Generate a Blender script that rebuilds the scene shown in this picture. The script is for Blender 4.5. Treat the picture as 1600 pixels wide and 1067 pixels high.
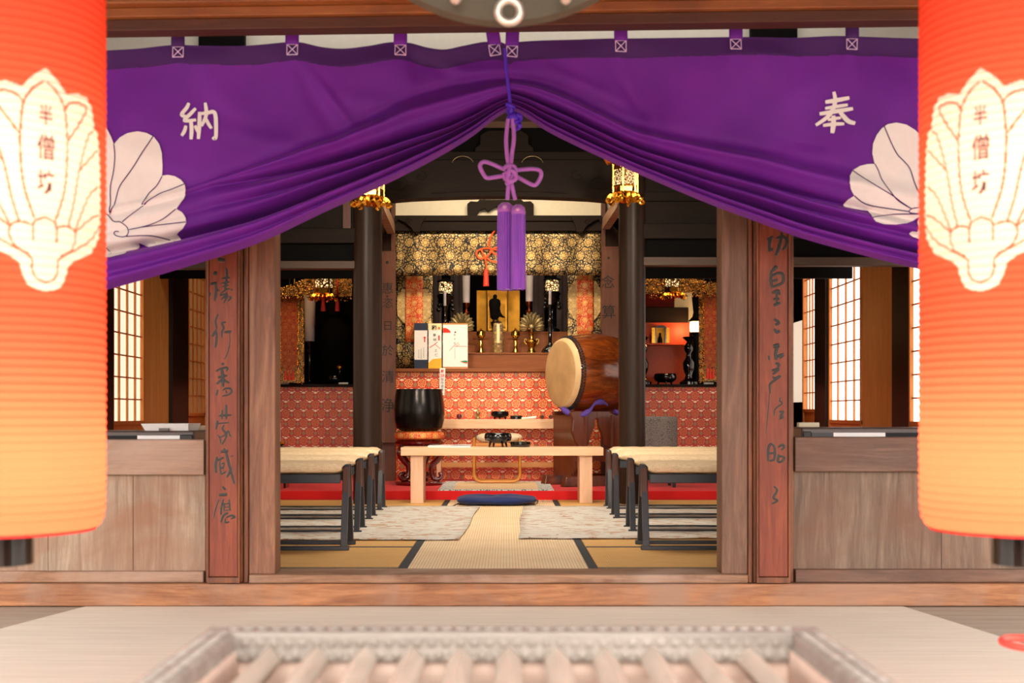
import bpy, bmesh, math, random
import numpy as np
from mathutils import Vector, Matrix
random.seed(7); rng = np.random.default_rng(7)
for o in list(bpy.data.objects): bpy.data.objects.remove(o)
C = bpy.context.scene.collection
PI = math.pi
F = 2045.0            # focal length in pixels of the 1600 wide frame
EYE = 0.72            # eye height above the tatami (z = 0)
VX, VY = 790.0, 645.0 # vanishing point of the depth lines

# ---------------------------------------------------------------- camera
cd = bpy.data.cameras.new('camera'); cam = bpy.data.objects.new('camera', cd); C.objects.link(cam)
cd.sensor_width = 36; cd.lens = F / 1600 * 36
cam.location = (0, 0, EYE); cam.rotation_euler = (PI/2, 0, 0)
cd.shift_x = (800 - VX) / 1600; cd.shift_y = (VY - 533.5) / 1600
cd.dof.use_dof = True; cd.dof.focus_distance = 9.8; cd.dof.aperture_fstop = 4.0
cd.clip_start = 0.05; cd.clip_end = 200
bpy.context.scene.camera = cam
# ---------------------------------------------------------------- world, exposure, daylight
W = bpy.data.worlds.new('world'); bpy.context.scene.world = W; W.use_nodes = True
wn = W.node_tree; bg = wn.nodes['Background']
bg.inputs[1].default_value = 1.0
# hazy bright sky overhead, shaded trees and walls of the courtyard towards the horizon
_tc = wn.nodes.new('ShaderNodeTexCoord'); _sp = wn.nodes.new('ShaderNodeSeparateXYZ'); _cr = wn.nodes.new('ShaderNodeValToRGB')
wn.links.new(_tc.outputs['Generated'], _sp.inputs[0]); wn.links.new(_sp.outputs[2], _cr.inputs[0]); 
# brighter open sky low in the south, behind the visitor, seen through the temple gate
_ml = wn.nodes.new('ShaderNodeMath'); _ml.operation = 'MULTIPLY'; _ml.inputs[1].default_value = -1; wn.links.new(_sp.outputs[1], _ml.inputs[0])
_c2 = wn.nodes.new('ShaderNodeValToRGB'); wn.links.new(_ml.outputs[0], _c2.inputs[0]); _c2.color_ramp.elements[0].position = .90; _c2.color_ramp.elements[1].position = .985
_gt = wn.nodes.new('ShaderNodeMapRange'); wn.links.new(_sp.outputs[2], _gt.inputs[0]); _gt.inputs[1].default_value = -.06; _gt.inputs[2].default_value = .02
_m3 = wn.nodes.new('ShaderNodeMath'); _m3.operation = 'MULTIPLY'; wn.links.new(_c2.outputs[0], _m3.inputs[0]); wn.links.new(_gt.outputs[0], _m3.inputs[1])
_mx = wn.nodes.new('ShaderNodeMix'); _mx.data_type = 'RGBA'; _mx.blend_type = 'ADD'; wn.links.new(_m3.outputs[0], _mx.inputs[0]); wn.links.new(_cr.outputs[0], _mx.inputs[6]); _mx.inputs[7].default_value = (6.0, 5.7, 5.2, 1)
wn.links.new(_mx.outputs[2], bg.inputs[0])
_e = _cr.color_ramp.elements; _e[0].position = .09; _e[0].color = (.25, .23, .20, 1); _e[1].position = .30; _e[1].color = (6.1, 5.95, 5.7, 1)
vs = bpy.context.scene.view_settings
vs.view_transform = 'Standard'; vs.look = 'None'; vs.gamma = 1; vs.use_curve_mapping = False; vs.exposure = 0.35

def area_light(name, loc, target, size, power, color, size_y=None, spread=None):
    l = bpy.data.lights.new(name, 'AREA'); l.energy = power; l.color = color; l.size = size
    if size_y: l.shape = 'RECTANGLE'; l.size_y = size_y
    if spread: l.spread = spread
    o = bpy.data.objects.new(name, l); C.objects.link(o); o.location = loc
    o.rotation_euler = (Vector(target) - Vector(loc)).to_track_quat('-Z', 'Y').to_euler()
    return o
def point_light(name, loc, power, color, r=0.03):
    l = bpy.data.lights.new(name, 'POINT'); l.energy = power; l.color = color; l.shadow_soft_size = r
    o = bpy.data.objects.new(name, l); C.objects.link(o); o.location = loc; return o
# lamps of the inner hall, above the picture, behind the hall's beams and behind the altar curtain; added fills last
WARM = (1.0, 0.74, 0.45)
area_light('altar_front_lamp', (-0.05, 10.9, 3.2), (-0.05, 12.7, 0.75), 1.6, 30, (1, .80, .56), 0.3, 2.2)
area_light('altar_inner_lamp', (-0.05, 12.75, 2.42), (-0.05, 13.3, 1.4), 1.4, 6, (1, .82, .58), 0.2)
area_light('left_altar_lamp', (-2.1, 13.0, 2.9), (-2.1, 14.3, 0.8), 0.8, 6, (1, .62, .32), 0.3, 2.0)
area_light('right_altar_lamp', (2.0, 13.0, 2.9), (2.0, 14.3, 0.8), 0.8, 6, (1, .62, .32), 0.3, 2.0)
area_light('hall_lamp', (0, 8.6, 3.2), (0, 8.7, 0), 1.6, 42, (1, .88, .72), 2.6, 1.7)
for _x in (-1.5, 1.45):   # added fill lights hidden above the doorway lintel, brightening the altar from the front
    area_light('added_altar_fill', (_x, 6.35, 2.75), (0, 12.6, 0.6), 0.35, 11, (1, .86, .68), 0.35, 1.0)
area_light('added_porch_fill', (0, 5.62, 2.70), (0, 5.95, 2.3), 3.0, 5, (1, .93, .82), 0.05)  # added fill behind the beam, brightens the plaster above the curtain

# ---------------------------------------------------------------- helpers
def lin(c):
    return tuple((v/255/12.92 if v/255 <= .04045 else ((v/255+.055)/1.055)**2.4) for v in c[:3]) + (1,)
def P(px, py, Y): return ((px-VX)*Y/F, Y, EYE-(py-VY)*Y/F)
def PX(px, Y): return (px-VX)*Y/F
def PZ(py, Y): return EYE-(py-VY)*Y/F

def root_loc(o):
    v = Vector((0, 0, 0))
    while o: v += o.location; o = o.parent
    return v
def tag(o, label=None, cat=None, group=None, kind=None):
    if label: o['label'] = label
    if cat: o['category'] = cat
    if group: o['group'] = group
    if kind: o['kind'] = kind
    return o
def thing(name, label, cat, loc, group=None):
    o = bpy.data.objects.new(name, None); C.objects.link(o); o.location = loc; o.empty_display_size = .05
    return tag(o, label, cat, group)

class MB:
    def __init__(s): s.v = []; s.f = []; s.sm = []
    def add(s, vs_, fs, smooth=False):
        n = len(s.v); s.v += [tuple(map(float, v)) for v in vs_]
        s.f += [tuple(i+n for i in f) for f in fs]; s.sm += [smooth]*len(fs); return s
    def box(s, x0, x1, y0, y1, z0, z1):
        vs_ = [(x, y, z) for x in (x0, x1) for y in (y0, y1) for z in (z0, z1)]
        return s.add(vs_, [(0,1,3,2),(4,6,7,5),(0,4,5,1),(2,3,7,6),(0,2,6,4),(1,5,7,3)])
    def pbox(s, px0, px1, py0, py1, Y, d):   # front face seen at px/py on depth Y, d deep
        return s.box(PX(px0, Y), PX(px1, Y), Y, Y+d, PZ(py1, Y), PZ(py0, Y))
    def hexa(s, a, b):                        # a: 4 points of one end, b: 4 points of the other end
        return s.add(list(a)+list(b), [(3,2,1,0),(4,5,6,7),(0,1,5,4),(1,2,6,5),(2,3,7,6),(3,0,4,7)])
    def bar(s, p, q, w, h, up=(0,0,1)):
        p = Vector(p); q = Vector(q); d = (q-p).normalized(); sd = d.cross(Vector(up)).normalized(); u = sd.cross(d)
        g = lambda c: [c-sd*w/2-u*h/2, c+sd*w/2-u*h/2, c+sd*w/2+u*h/2, c-sd*w/2+u*h/2]
        return s.hexa(g(p), g(q))
    def prism(s, pts, y0, y1):                # pts in x,z
        n = len(pts); vs_ = [(x, y0, z) for x, z in pts]+[(x, y1, z) for x, z in pts]
        fs = [tuple(range(n)), tuple(range(2*n-1, n-1, -1))]+[((i+1) % n, i, i+n, (i+1) % n+n) for i in range(n)]
        return s.add(vs_, fs)
    def lathe(s, prof, c=(0,0,0), n=32, axis=(0,0,1), sx=1, sy=1, close=True):
        ax = Vector(axis).normalized(); q = Vector((0,0,1)).rotation_difference(ax); c = Vector(c); vs_ = []; m = len(prof)
        for r, z in prof:
            for k in range(n):
                a = 2*PI*k/n; vs_.append(c+q @ Vector((r*math.cos(a)*sx, r*math.sin(a)*sy, z)))
        fs = [(i*n+k, i*n+(k+1) % n, (i+1)*n+(k+1) % n, (i+1)*n+k) for i in range(m-1) for k in range(n)]
        if close:
            if prof[0][0] > 1e-6: fs.append(tuple(range(n-1, -1, -1)))
            if prof[-1][0] > 1e-6: fs.append(tuple((m-1)*n+k for k in range(n)))
        return s.add(vs_, fs, True)
    def ball(s, c, r, n=12, sx=1, sy=1, sz=1):
        return s.lathe([(max(1e-4, r*math.sin(PI*i/(n//2+2))), -r*sz*math.cos(PI*i/(n//2+2))) for i in range(n//2+3)], c, n, sx=sx, sy=sy)
    def tube(s, pts, r, n=8, flat=1.0, cap=True):
        pts = [Vector(p) for p in pts]; R = r if hasattr(r, '__len__') else [r]*len(pts); vs_ = []; m = len(pts)
        prev = None
        for i, p in enumerate(pts):
            d = (pts[min(i+1, m-1)]-pts[max(i-1, 0)]).normalized()
            if prev is None:
                ref = Vector((0,1,0)) if abs(d.y) < .9 else Vector((0,0,1)); a = d.cross(ref).normalized()
            else:
                a = (prev-d*prev.dot(d)); a = a.normalized() if a.length > 1e-6 else prev
            prev = a; b = d.cross(a)
            for k in range(n):
                t = 2*PI*k/n; vs_.append(p+a*R[i]*math.cos(t)+b*R[i]*math.sin(t)*flat)
        fs = [(i*n+k, i*n+(k+1) % n, (i+1)*n+(k+1) % n, (i+1)*n+k) for i in range(m-1) for k in range(n)]
        if cap: fs += [tuple(range(n-1, -1, -1)), tuple((m-1)*n+k for k in range(n))]
        return s.add(vs_, fs, True)
    def grid(s, pts, closed_u=False, smooth=True):    # pts[i][j]
        m = len(pts); n = len(pts[0]); fs = []
        for i in range(m-1):
            for j in range(n if closed_u else n-1): fs.append((i*n+j, i*n+(j+1) % n, (i+1)*n+(j+1) % n, (i+1)*n+j))
        return s.add([p for r in pts for p in r], fs, smooth)
    def build(s, name, mat, parent=None, label=None, cat=None, group=None, kind=None, bevel=0, seg=2, subsurf=0, solid=0, sharp=40, flip=False, origin=None):
        me = bpy.data.meshes.new(name); V = np.array(s.v, dtype=float)
        if parent is not None: off = np.array(root_loc(parent))
        elif origin is not None: off = np.array(origin, float)
        else: off = np.array([(V[:,0].min()+V[:,0].max())/2, (V[:,1].min()+V[:,1].max())/2, V[:,2].min()])
        me.from_pydata((V-off).tolist(), [], s.f); me.validate()
        o = bpy.data.objects.new(name, me); C.objects.link(o)
        if parent is not None: o.parent = parent
        else: o.location = off
        me.materials.append(mat)
        bm = bmesh.new(); bm.from_mesh(me); bmesh.ops.recalc_face_normals(bm, faces=bm.faces)
        if flip: bmesh.ops.reverse_faces(bm, faces=bm.faces)
        bm.to_mesh(me); bm.free()
        if len(me.polygons) == len(s.sm): me.polygons.foreach_set('use_smooth', s.sm)
        elif any(s.sm): me.polygons.foreach_set('use_smooth', [True]*len(me.polygons))
        if any(s.sm): me.set_sharp_from_angle(angle=math.radians(sharp))
        if bevel:
            b = o.modifiers.new('bevel', 'BEVEL'); b.width = bevel; b.segments = seg; b.limit_method = 'ANGLE'; b.angle_limit = .7
        if solid: m_ = o.modifiers.new('solid', 'SOLIDIFY'); m_.thickness = solid; m_.offset = 0
        if subsurf: m_ = o.modifiers.new('sub', 'SUBSURF'); m_.levels = subsurf; m_.render_levels = subsurf
        return tag(o, label, cat, group, kind)

def copy_tree(o, parent=None):
    c = o.copy(); C.objects.link(c)
    if parent is not None: c.parent = parent; c.matrix_parent_inverse = Matrix()
    for ch in list(KIDS.get(o.name, o.children)): copy_tree(ch, c)
    return c
KIDS = {}
def dup(o, loc, label=None, scale=None, rotz=None):
    c = copy_tree(o); c.location = loc
    if label: c['label'] = label
    if scale: c.scale = (scale,)*3
    if rotz is not None: c.rotation_euler.z = rotz
    return c

def smooth_line(pts, n=6):
    pts = [np.array(p, float) for p in pts]
    if len(pts) < 3: return [pts[0]+(pts[-1]-pts[0])*t/n for t in range(n+1)]
    out = []
    for i in range(len(pts)-1):
        p0 = pts[max(i-1, 0)]; p1 = pts[i]; p2 = pts[i+1]; p3 = pts[min(i+2, len(pts)-1)]
        for k in range(n):
            t = k/n
            out.append(.5*((2*p1)+(-p0+p2)*t+(2*p0-5*p1+4*p2-p3)*t*t+(-p0+3*p1-3*p2+p3)*t**3))
    return out+[pts[-1]]

_gcache = {}
def glyph(ch, bold=0.0):
    """triangles of a character, centred, about 1 unit high, in x,y"""
    if (ch, bold) in _gcache: return _gcache[(ch, bold)]
    cu = bpy.data.curves.new('g', 'FONT'); cu.body = ch; cu.size = 1; cu.offset = bold; cu.resolution_u = 4
    o = bpy.data.objects.new('g', cu); C.objects.link(o)
    dg = bpy.context.evaluated_depsgraph_get(); ev = o.evaluated_get(dg); me = ev.to_mesh()
    v = [tuple(x.co[:2]) for x in me.vertices]; f = [tuple(p.vertices) for p in me.polygons]
    ev.to_mesh_clear(); bpy.data.objects.remove(o); bpy.data.curves.remove(cu)
    if v:
        a = np.array(v); c = (a.max(0)+a.min(0))/2; h = max(a.max(0)-a.min(0)); v = [tuple((p-c)/h) for p in a]
    _gcache[(ch, bold)] = (v, f); return v, f
def glyph_mb(mb, ch, cx, cz, size, y, bold=0.0, thick=0.001, wx=1.0, rot=0):
    v, f = glyph(ch, bold); n = len(v); ca, sa = math.cos(rot), math.sin(rot)
    q = [(cx+(x*ca-z*sa)*size*wx, cz+(x*sa+z*ca)*size) for x, z in v]
    mb.add([(x, y-thick, z) for x, z in q], f)
    return mb
def cut_grid(v2, faces, step):
    """cut a flat 2-D mesh along grid lines so that it can be laid on a curved surface"""
    bm = bmesh.new(); vs_ = [bm.verts.new((x, y, 0)) for x, y in v2]
    for f in faces:
        try: bm.faces.new([vs_[i] for i in f])
        except ValueError: pass
    bmesh.ops.triangulate(bm, faces=bm.faces)
    a = np.array(v2); lo = a.min(0); hi = a.max(0)
    for ax in (0, 1):
        t = lo[ax]+step
        while t < hi[ax]:
            co = [0,0,0]; co[ax] = t; no = [0,0,0]; no[ax] = 1
            bmesh.ops.bisect_plane(bm, geom=bm.verts[:]+bm.edges[:]+bm.faces[:], plane_co=co, plane_no=no); t += step
    bm.verts.ensure_lookup_table(); bm.verts.index_update()
    out = [tuple(x.co[:2]) for x in bm.verts], [tuple(x.index for x in f.verts) for f in bm.faces]
    bm.free(); return out
def ribbon(pts, w):
    """flat band along a 2-D line (list of points), w = width or list"""
    pts = [np.array(p) for p in pts]; n = len(pts); L = []; R = []
    for i, p in enumerate(pts):
        d = pts[min(i+1, n-1)]-pts[max(i-1, 0)]; d = d/max(1e-9, np.linalg.norm(d)); nn = np.array((-d[1], d[0]))
        ww = w[i] if hasattr(w, '__len__') else w
        L.append(p+nn*ww/2); R.append(p-nn*ww/2)
    v = [tuple(x) for x in L]+[tuple(x) for x in R]
    return v, [(i, i+1, n+i+1, n+i) for i in range(n-1)]

# ---------------------------------------------------------------- node materials
class S:   # socket arithmetic
    def __init__(s, t, k): s.t = t; s.k = k
    def _m(s, op, *a):
        n = s.t.nodes.new('ShaderNodeMath'); n.operation = op
        for i, x in enumerate((s,)+a):
            if isinstance(x, S): s.t.links.new(x.k, n.inputs[i])
            else: n.inputs[i].default_value = x
        return S(s.t, n.outputs[0])
    def __add__(s, o): return s._m('ADD', o)
    __radd__ = __add__
    def __sub__(s, o): return s._m('SUBTRACT', o)
    def __rsub__(s, o): return (s*-1)+o
    def __mul__(s, o): return s._m('MULTIPLY', o)
    __rmul__ = __mul__
    def __truediv__(s, o): return s._m('DIVIDE', o)
    def fl(s): return s._m('FLOOR')
    def fr(s): return s._m('FRACT')
    def ab(s): return s._m('ABSOLUTE')
    def sin(s): return s._m('SINE')
    def sqrt(s): return s._m('SQRT')
    def lt(s, o): return s._m('LESS_THAN', o)
    def gt(s, o): return s._m('GREATER_THAN', o)
    def mod(s, o): return s._m('FLOORED_MODULO', o)
    def atan2(s, o): return s._m('ARCTAN2', o)
    def mx(s, o): return s._m('MAXIMUM', o)
    def mn(s, o): return s._m('MINIMUM', o)
    def pw(s, o): return s._m('POWER', o)
class Mat:
    def __init__(s, name):
        s.m = bpy.data.materials.new(name); s.m.use_nodes = True; s.t = s.m.node_tree; s.b = s.t.nodes['Principled BSDF']
        s.tc = s.t.nodes.new('ShaderNodeTexCoord')
    def n(s, typ, **kw):
        x = s.t.nodes.new('ShaderNode'+typ)
        for k, v in kw.items(): setattr(x, k, v)
        return x
    def co(s, scale=(1,1,1), rot=(0,0,0)):
        mp = s.n('Mapping'); mp.inputs['Scale'].default_value = scale; mp.inputs['Rotation'].default_value = rot
        s.t.links.new(s.tc.outputs['Object'], mp.inputs[0]); return mp.outputs[0]
    def xyz(s):
        q = s.n('SeparateXYZ'); s.t.links.new(s.tc.outputs['Object'], q.inputs[0]); return [S(s.t, o) for o in q.outputs]
    def noise(s, scale, vec=None, detail=4, rough=.55, dist=0):
        x = s.n('TexNoise'); x.inputs['Scale'].default_value = scale; x.inputs['Detail'].default_value = detail
        x.inputs['Roughness'].default_value = rough; x.inputs['Distortion'].default_value = dist
        s.t.links.new(vec if vec is not None else s.tc.outputs['Object'], x.inputs['Vector']); return S(s.t, x.outputs[0])
    def voro(s, scale, vec=None, feature='F1'):
        x = s.n('TexVoronoi'); x.feature = feature; x.inputs['Scale'].default_value = scale
        s.t.links.new(vec if vec is not None else s.tc.outputs['Object'], x.inputs['Vector']); return S(s.t, x.outputs['Distance'])
    def ramp(s, fac, stops):
        r = s.n('ValToRGB'); e = r.color_ramp.elements
        while len(e) < len(stops): e.new(.5)
        for el, (p, c) in zip(e, stops): el.position = p; el.color = c
        s.t.links.new(fac.k, r.inputs[0]); return r.outputs[0]
    def mix(s, fac, a, b):
        x = s.n('Mix'); x.data_type = 'RGBA'
        for sock, v in ((x.inputs[0], fac), (x.inputs[6], a), (x.inputs[7], b)):
            if isinstance(v, S): s.t.links.new(v.k, sock)
            elif isinstance(v, bpy.types.NodeSocket): s.t.links.new(v, sock)
            else: sock.default_value = v
        return x.outputs[2]
    def set(s, key, v):
        i = s.b.inputs[key]
        if isinstance(v, S): s.t.links.new(v.k, i)
        elif isinstance(v, bpy.types.NodeSocket): s.t.links.new(v, i)
        else: i.default_value = v
        return s
    def bump(s, h, strength=.3, dist=.002):
        b = s.n('Bump'); b.inputs['Strength'].default_value = strength; b.inputs['Distance'].default_value = dist
        s.t.links.new(h.k, b.inputs['Height']); s.t.links.new(b.outputs[0], s.b.inputs['Normal']); return s
def plain(name, c, rough=.6, metal=0, spec=.5, var=.12, scale=30, coat=0, sheen=0, bump=0):
    m = Mat(name); base = lin(c); dark = tuple(v*(1-var) for v in base[:3])+(1,); lite = tuple(min(1, v*(1+var)) for v in base[:3])+(1,)
    n_ = m.noise(scale)
    m.set('Base Color', m.ramp(n_, [(.3, dark), (.7, lite)])).set('Roughness', rough).set('Metallic', metal).set('Specular IOR Level', spec)
    if coat: m.set('Coat Weight', coat).set('Coat Roughness', .08)
    if sheen: m.set('Sheen Weight', sheen).set('Sheen Roughness', .4)
    if bump: m.bump(n_, bump)
    return m.m
def wood(name, c1, c2, axis='x', rough=.5, scale=1.0, stain=None, spec=.4, bump=.25, coat=0, contrast=1.0):
    m = Mat(name); k = {'x': (1.2, 14, 14), 'y': (14, 1.2, 14), 'z': (14, 14, 1.2)}[axis]
    v = m.co(tuple(q*scale for q in k))
    a = m.noise(1.6, v, 6, .6, 1.2); f = m.noise(9, v, 4, .7)
    g = (a*.7+f*.3)
    h = .22/contrast
    col = m.ramp(g, [(.5-h, lin(c1)), (.5, lin(tuple((p+q)/2 for p, q in zip(c1, c2)))), (.5+h, lin(c2))])
    if stain:
        b = m.noise(2.1, None, 5, .6, .6); r_ = m.n('MapRange'); r_.inputs[1].default_value = .45; r_.inputs[2].default_value = .68
        m.t.links.new(b.k, r_.inputs[0]); col = m.mix(S(m.t, r_.outputs[0])*.75, col, lin(stain))
    m.set('Base Color', col).set('Roughness', rough).set('Specular IOR Level', spec)
    if coat: m.set('Coat Weight', coat).set('Coat Roughness', .12)
    m.bump(g, bump, .003); return m.m
def emit(name, c, strength, base=None):
    m = Mat(name); m.set('Base Color', lin(base or c)).set('Emission Color', lin(c)).set('Emission Strength', strength).set('Roughness', .7)
    return m.m
# ---------------------------------------------------------------- materials
M = {}
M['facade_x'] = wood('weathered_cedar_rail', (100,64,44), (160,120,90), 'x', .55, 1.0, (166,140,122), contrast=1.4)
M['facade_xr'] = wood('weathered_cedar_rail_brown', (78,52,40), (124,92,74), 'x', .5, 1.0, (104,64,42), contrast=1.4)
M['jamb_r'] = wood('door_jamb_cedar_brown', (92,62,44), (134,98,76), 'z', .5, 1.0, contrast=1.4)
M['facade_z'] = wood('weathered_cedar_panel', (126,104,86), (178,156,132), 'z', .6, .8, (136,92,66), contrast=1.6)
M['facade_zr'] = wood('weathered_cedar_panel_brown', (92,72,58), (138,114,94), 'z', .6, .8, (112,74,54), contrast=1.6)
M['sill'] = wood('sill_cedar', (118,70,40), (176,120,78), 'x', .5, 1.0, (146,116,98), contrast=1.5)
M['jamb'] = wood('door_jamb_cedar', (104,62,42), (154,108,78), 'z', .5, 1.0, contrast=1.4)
M['post'] = wood('post_cedar', (84,46,28), (142,84,50), 'z', .5, 1.0, contrast=1.6)
M['plaque'] = wood('plaque_cedar', (104,42,22), (146,70,40), 'z', .5, 1.1, contrast=1.5)
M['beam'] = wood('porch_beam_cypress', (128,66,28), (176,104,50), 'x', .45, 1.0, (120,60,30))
M['beam_dark'] = wood('porch_beam_dark_lath', (70,32,18), (104,54,32), 'x', .5, 1.0)  # darker red-brown than the beam above it
M['dark_x'] = wood('smoked_dark_timber_across', (20,13,8), (37,24,16), 'x', .65, 1.0, spec=.15)
M['dark_z'] = wood('smoked_dark_timber_upright', (32,20,13), (54,36,26), 'z', .4, 1.0, spec=.2)
M['black'] = plain('black_timber', (10,8,7), .8, spec=.1, var=.25)  # one near-black tone for walls, boards and small parts
M['brown_z'] = wood('board_brown_upright', (72,38,24), (104,60,40), 'z', .55, 1.0)
M['brown_x'] = wood('lintel_brown', (52,34,22), (80,54,36), 'x', .55, 1.0)
M['kitten'] = wood('golden_wall_boards', (214,150,74), (244,190,112), 'z', .5, .8)
M['shoji_frame'] = wood('shoji_frame_cedar', (200,116,52), (232,156,84), 'z', .5, 1.0)
M['altar_wood'] = wood('altar_tier_wood', (112,58,22), (148,86,38), 'x', .5, .8, spec=.25)
M['pale_wood'] = wood('pale_zelkova', (206,160,120), (232,194,158), 'x', .45, .8, contrast=1.0)
M['pale_wood_z'] = wood('pale_zelkova_upright', (204,158,124), (230,190,160), 'z', .45, .8)
M['bent_wood'] = wood('bent_beech', (178,112,42), (206,142,66), 'x', .35, 1.0, coat=.3)
M['drum_wood'] = wood('drum_keyaki', (66,24,9), (156,78,26), 'x', .2, .55, coat=.8, contrast=1.1)
M['stand_wood'] = wood('drum_stand_lacquered_wood', (70,28,16), (112,54,30), 'z', .3, .7, coat=.4)
M['lacquer_black'] = plain('black_lacquer', (14,13,14), .12, spec=.6, coat=.6)
M['lacquer_red'] = plain('dark_red_lacquer', (84,12,12), .12, coat=.8, var=.2)
M['bowl_metal'] = plain('dark_patinated_bronze', (30,27,26), .24, .7, var=.35, scale=14, bump=.1)
M['bench_black'] = plain('black_painted_bench_wood', (44,46,52), .4, var=.1)
M['gold'] = plain('gilt_metal', (226,160,54), .25, 1, var=.2, scale=60)
M['brass'] = plain('polished_brass', (190,148,72), .18, 1, var=.15, scale=40)
M['copper'] = plain('copper', (190,106,66), .2, 1)
M['dull_brass'] = plain('aged_brass', (150,132,92), .4, .8, var=.2)
M['steel'] = plain('brushed_steel', (206,192,178), .35, .6)
M['gong'] = plain('olive_bronze_gong', (78,68,52), .6, .2, var=.06)
M['white'] = plain('white_paper', (236,232,228), .7, var=.03)
M['plaster'] = plain('white_plaster', (226,222,210), .9, var=.03)
M['plaster_warm'] = plain('warm_white_plaster', (232,222,198), .9, var=.03)
M['beige'] = plain('beige_card', (206,190,160), .8, var=.05)
M['navy'] = plain('navy_paper', (32,42,66), .7, var=.1)
M['yellow'] = plain('yellow_paper', (240,176,44), .7, var=.05)
M['cream'] = plain('cream_paper', (240,220,170), .7, var=.04)
M['ink'] = plain('black_ink', (24,22,24), .8, var=.05)
M['red_ink'] = plain('red_ink', (214,48,34), .8, var=.05)
M['green_ink'] = plain('green_ink', (30,140,104), .8)
M['plaque_ink'] = plain('plaque_paint', (34,34,30), .5, var=.3, scale=60)
M['dark_metal'] = plain('dark_metal', (40,36,36), .4, .5)
M['candle'] = plain('white_candle_wax', (206,196,196), .5, var=.02)
M['mauve'] = plain('mauve_grey_cloth', (96,80,80), .8, var=.1)
M['cord_orange'] = plain('orange_silk_cord', (240,84,20), .55, var=.1, sheen=.3)
M['cord_red'] = plain('red_silk', (214,52,30), .6, var=.1)
M['cord_pink'] = plain('mauve_silk_cord', (178,96,190), .55, var=.12, sheen=.4)
M['cord_violet'] = plain('violet_tie_rope', (84,30,190), .6, var=.1)
M['purple_cloth'] = plain('purple_wrapping_cloth', (84,58,150), .7, var=.1)
M['pearl_cap'] = plain('tassel_cap', (206,150,200), .35, .2, var=.3)
M['navy_cushion'] = plain('navy_cushion_cotton', (13,32,84), .9, var=.1, scale=200, sheen=.1)
M['red_felt'] = plain('red_felt', (206,8,12), .85, var=.06, scale=200, sheen=.1)
M['maroon'] = plain('maroon_bead', (90,10,34), .12, coat=.7)
M['tatami_edge'] = plain('black_tatami_edging', (40,42,46), .8, var=.15, scale=200)
M['white_dye'] = plain('undyed_white_cotton', (238,226,222), .85, var=.02)
M['line_dye'] = plain('purple_line_dye', (66,24,92), .85)
M['stitch'] = plain('pale_stitching', (226,190,226), .8)
M['gravel'] = plain('stone_paving', (150,144,134), .95, var=.2)
M['navy_dark'] = plain('dark_grey_board', (52,50,54), .5)
M['greyrail'] = plain('dark_brown_counter', (74,56,50), .35, var=.1)

def purple():
    m = Mat('purple_cotton'); n_ = m.noise(3.0, None, 3)
    m.set('Base Color', m.ramp(n_, [(.3, lin((96,8,136))), (.7, lin((116,16,152)))])).set('Roughness', .75)
    m.set('Sheen Weight', .35).set('Sheen Roughness', .3).set('Sheen Tint', lin((210,120,230)))
    w = m.noise(700, None, 1); m.bump(w, .12, .001); return m.m
M['purple'] = purple()
M['purple_hem'] = plain('purple_cotton_hem', (66,4,92), .75, var=.06, sheen=.2)
M['tassel'] = None
def tassel():
    m = Mat('violet_silk_threads'); x, y, z = m.xyz(); a = y.atan2(x)
    n_ = m.noise(6, m.co((60, 60, .6)), 2)
    m.set('Base Color', m.ramp(n_, [(.35, lin((110,36,160))), (.65, lin((158,66,200)))])).set('Roughness', .5).set('Sheen Weight', .4)
    m.bump(n_, .5, .002); return m.m
M['tassel'] = tassel()
def tatami(name, c1, c2, axis):
    m = Mat(name); x, y, z = m.xyz(); u = x if axis == 'x' else y
    rib = (u*(2*PI/.012)).sin()*.5+.5; n_ = m.noise(3, m.co((3, 40, 3) if axis == 'x' else (40, 3, 3)), 4)
    m.set('Base Color', m.ramp(n_*.8+rib*.2, [(.3, lin(c1)), (.7, lin(c2))])).set('Roughness', .6)
    m.bump(rib, .25, .002); return m.m
M['tatami'] = tatami('aged_golden_tatami', (192,140,74), (222,176,106), 'x')
def goza():
    m = Mat('pale_ribbed_rush_mat'); x, y, z = m.xyz()
    rib = (x*(2*PI/.0145)).sin()*.5+.5; cr = (y*(2*PI/.03)).sin()*.5+.5; n_ = m.noise(4, None, 3)
    m.set('Base Color', m.ramp(n_*.45+rib*.4+cr*.15, [(.2, lin((200,164,122))), (.75, lin((236,210,172)))])).set('Roughness', .65)
    m.bump(rib, .4, .003); return m.m
M['goza'] = goza()
def seat_mat():
    m = Mat('woven_seat_pad'); x, y, z = m.xyz(); n_ = m.noise(40, m.co((1, 3, 3)), 3)
    r = (x*(2*PI/.012)).sin()*.5+.5
    m.set('Base Color', m.ramp(n_*.95+r*.05, [(.3, lin((206,172,130))), (.7, lin((236,208,168)))])).set('Roughness', .7); m.bump(n_, .3, .004); return m.m
M['seat'] = seat_mat()
def rug():
    m = Mat('grey_rug_with_brown_streaks'); n_ = m.noise(1, m.co((9, 17, 1)), 2, .5, 1.2); g = m.noise(60, None, 2)
    c = m.ramp(n_, [(.55, lin((198,192,182))), (.60, lin((160,116,80))), (.70, lin((180,142,106)))])
    m.set('Base Color', m.mix(g*.3, c, lin((176,168,158)))).set('Roughness', .9); return m.m
M['rug'] = rug()
def border_mat():
    m = Mat('blue_grey_patterned_edging'); v = m.voro(55)
    m.set('Base Color', m.ramp(v, [(.3, lin((92,106,126))), (.5, lin((206,206,200)))])).set('Roughness', .8); return m.m
M['goza_edge'] = border_mat()
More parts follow.
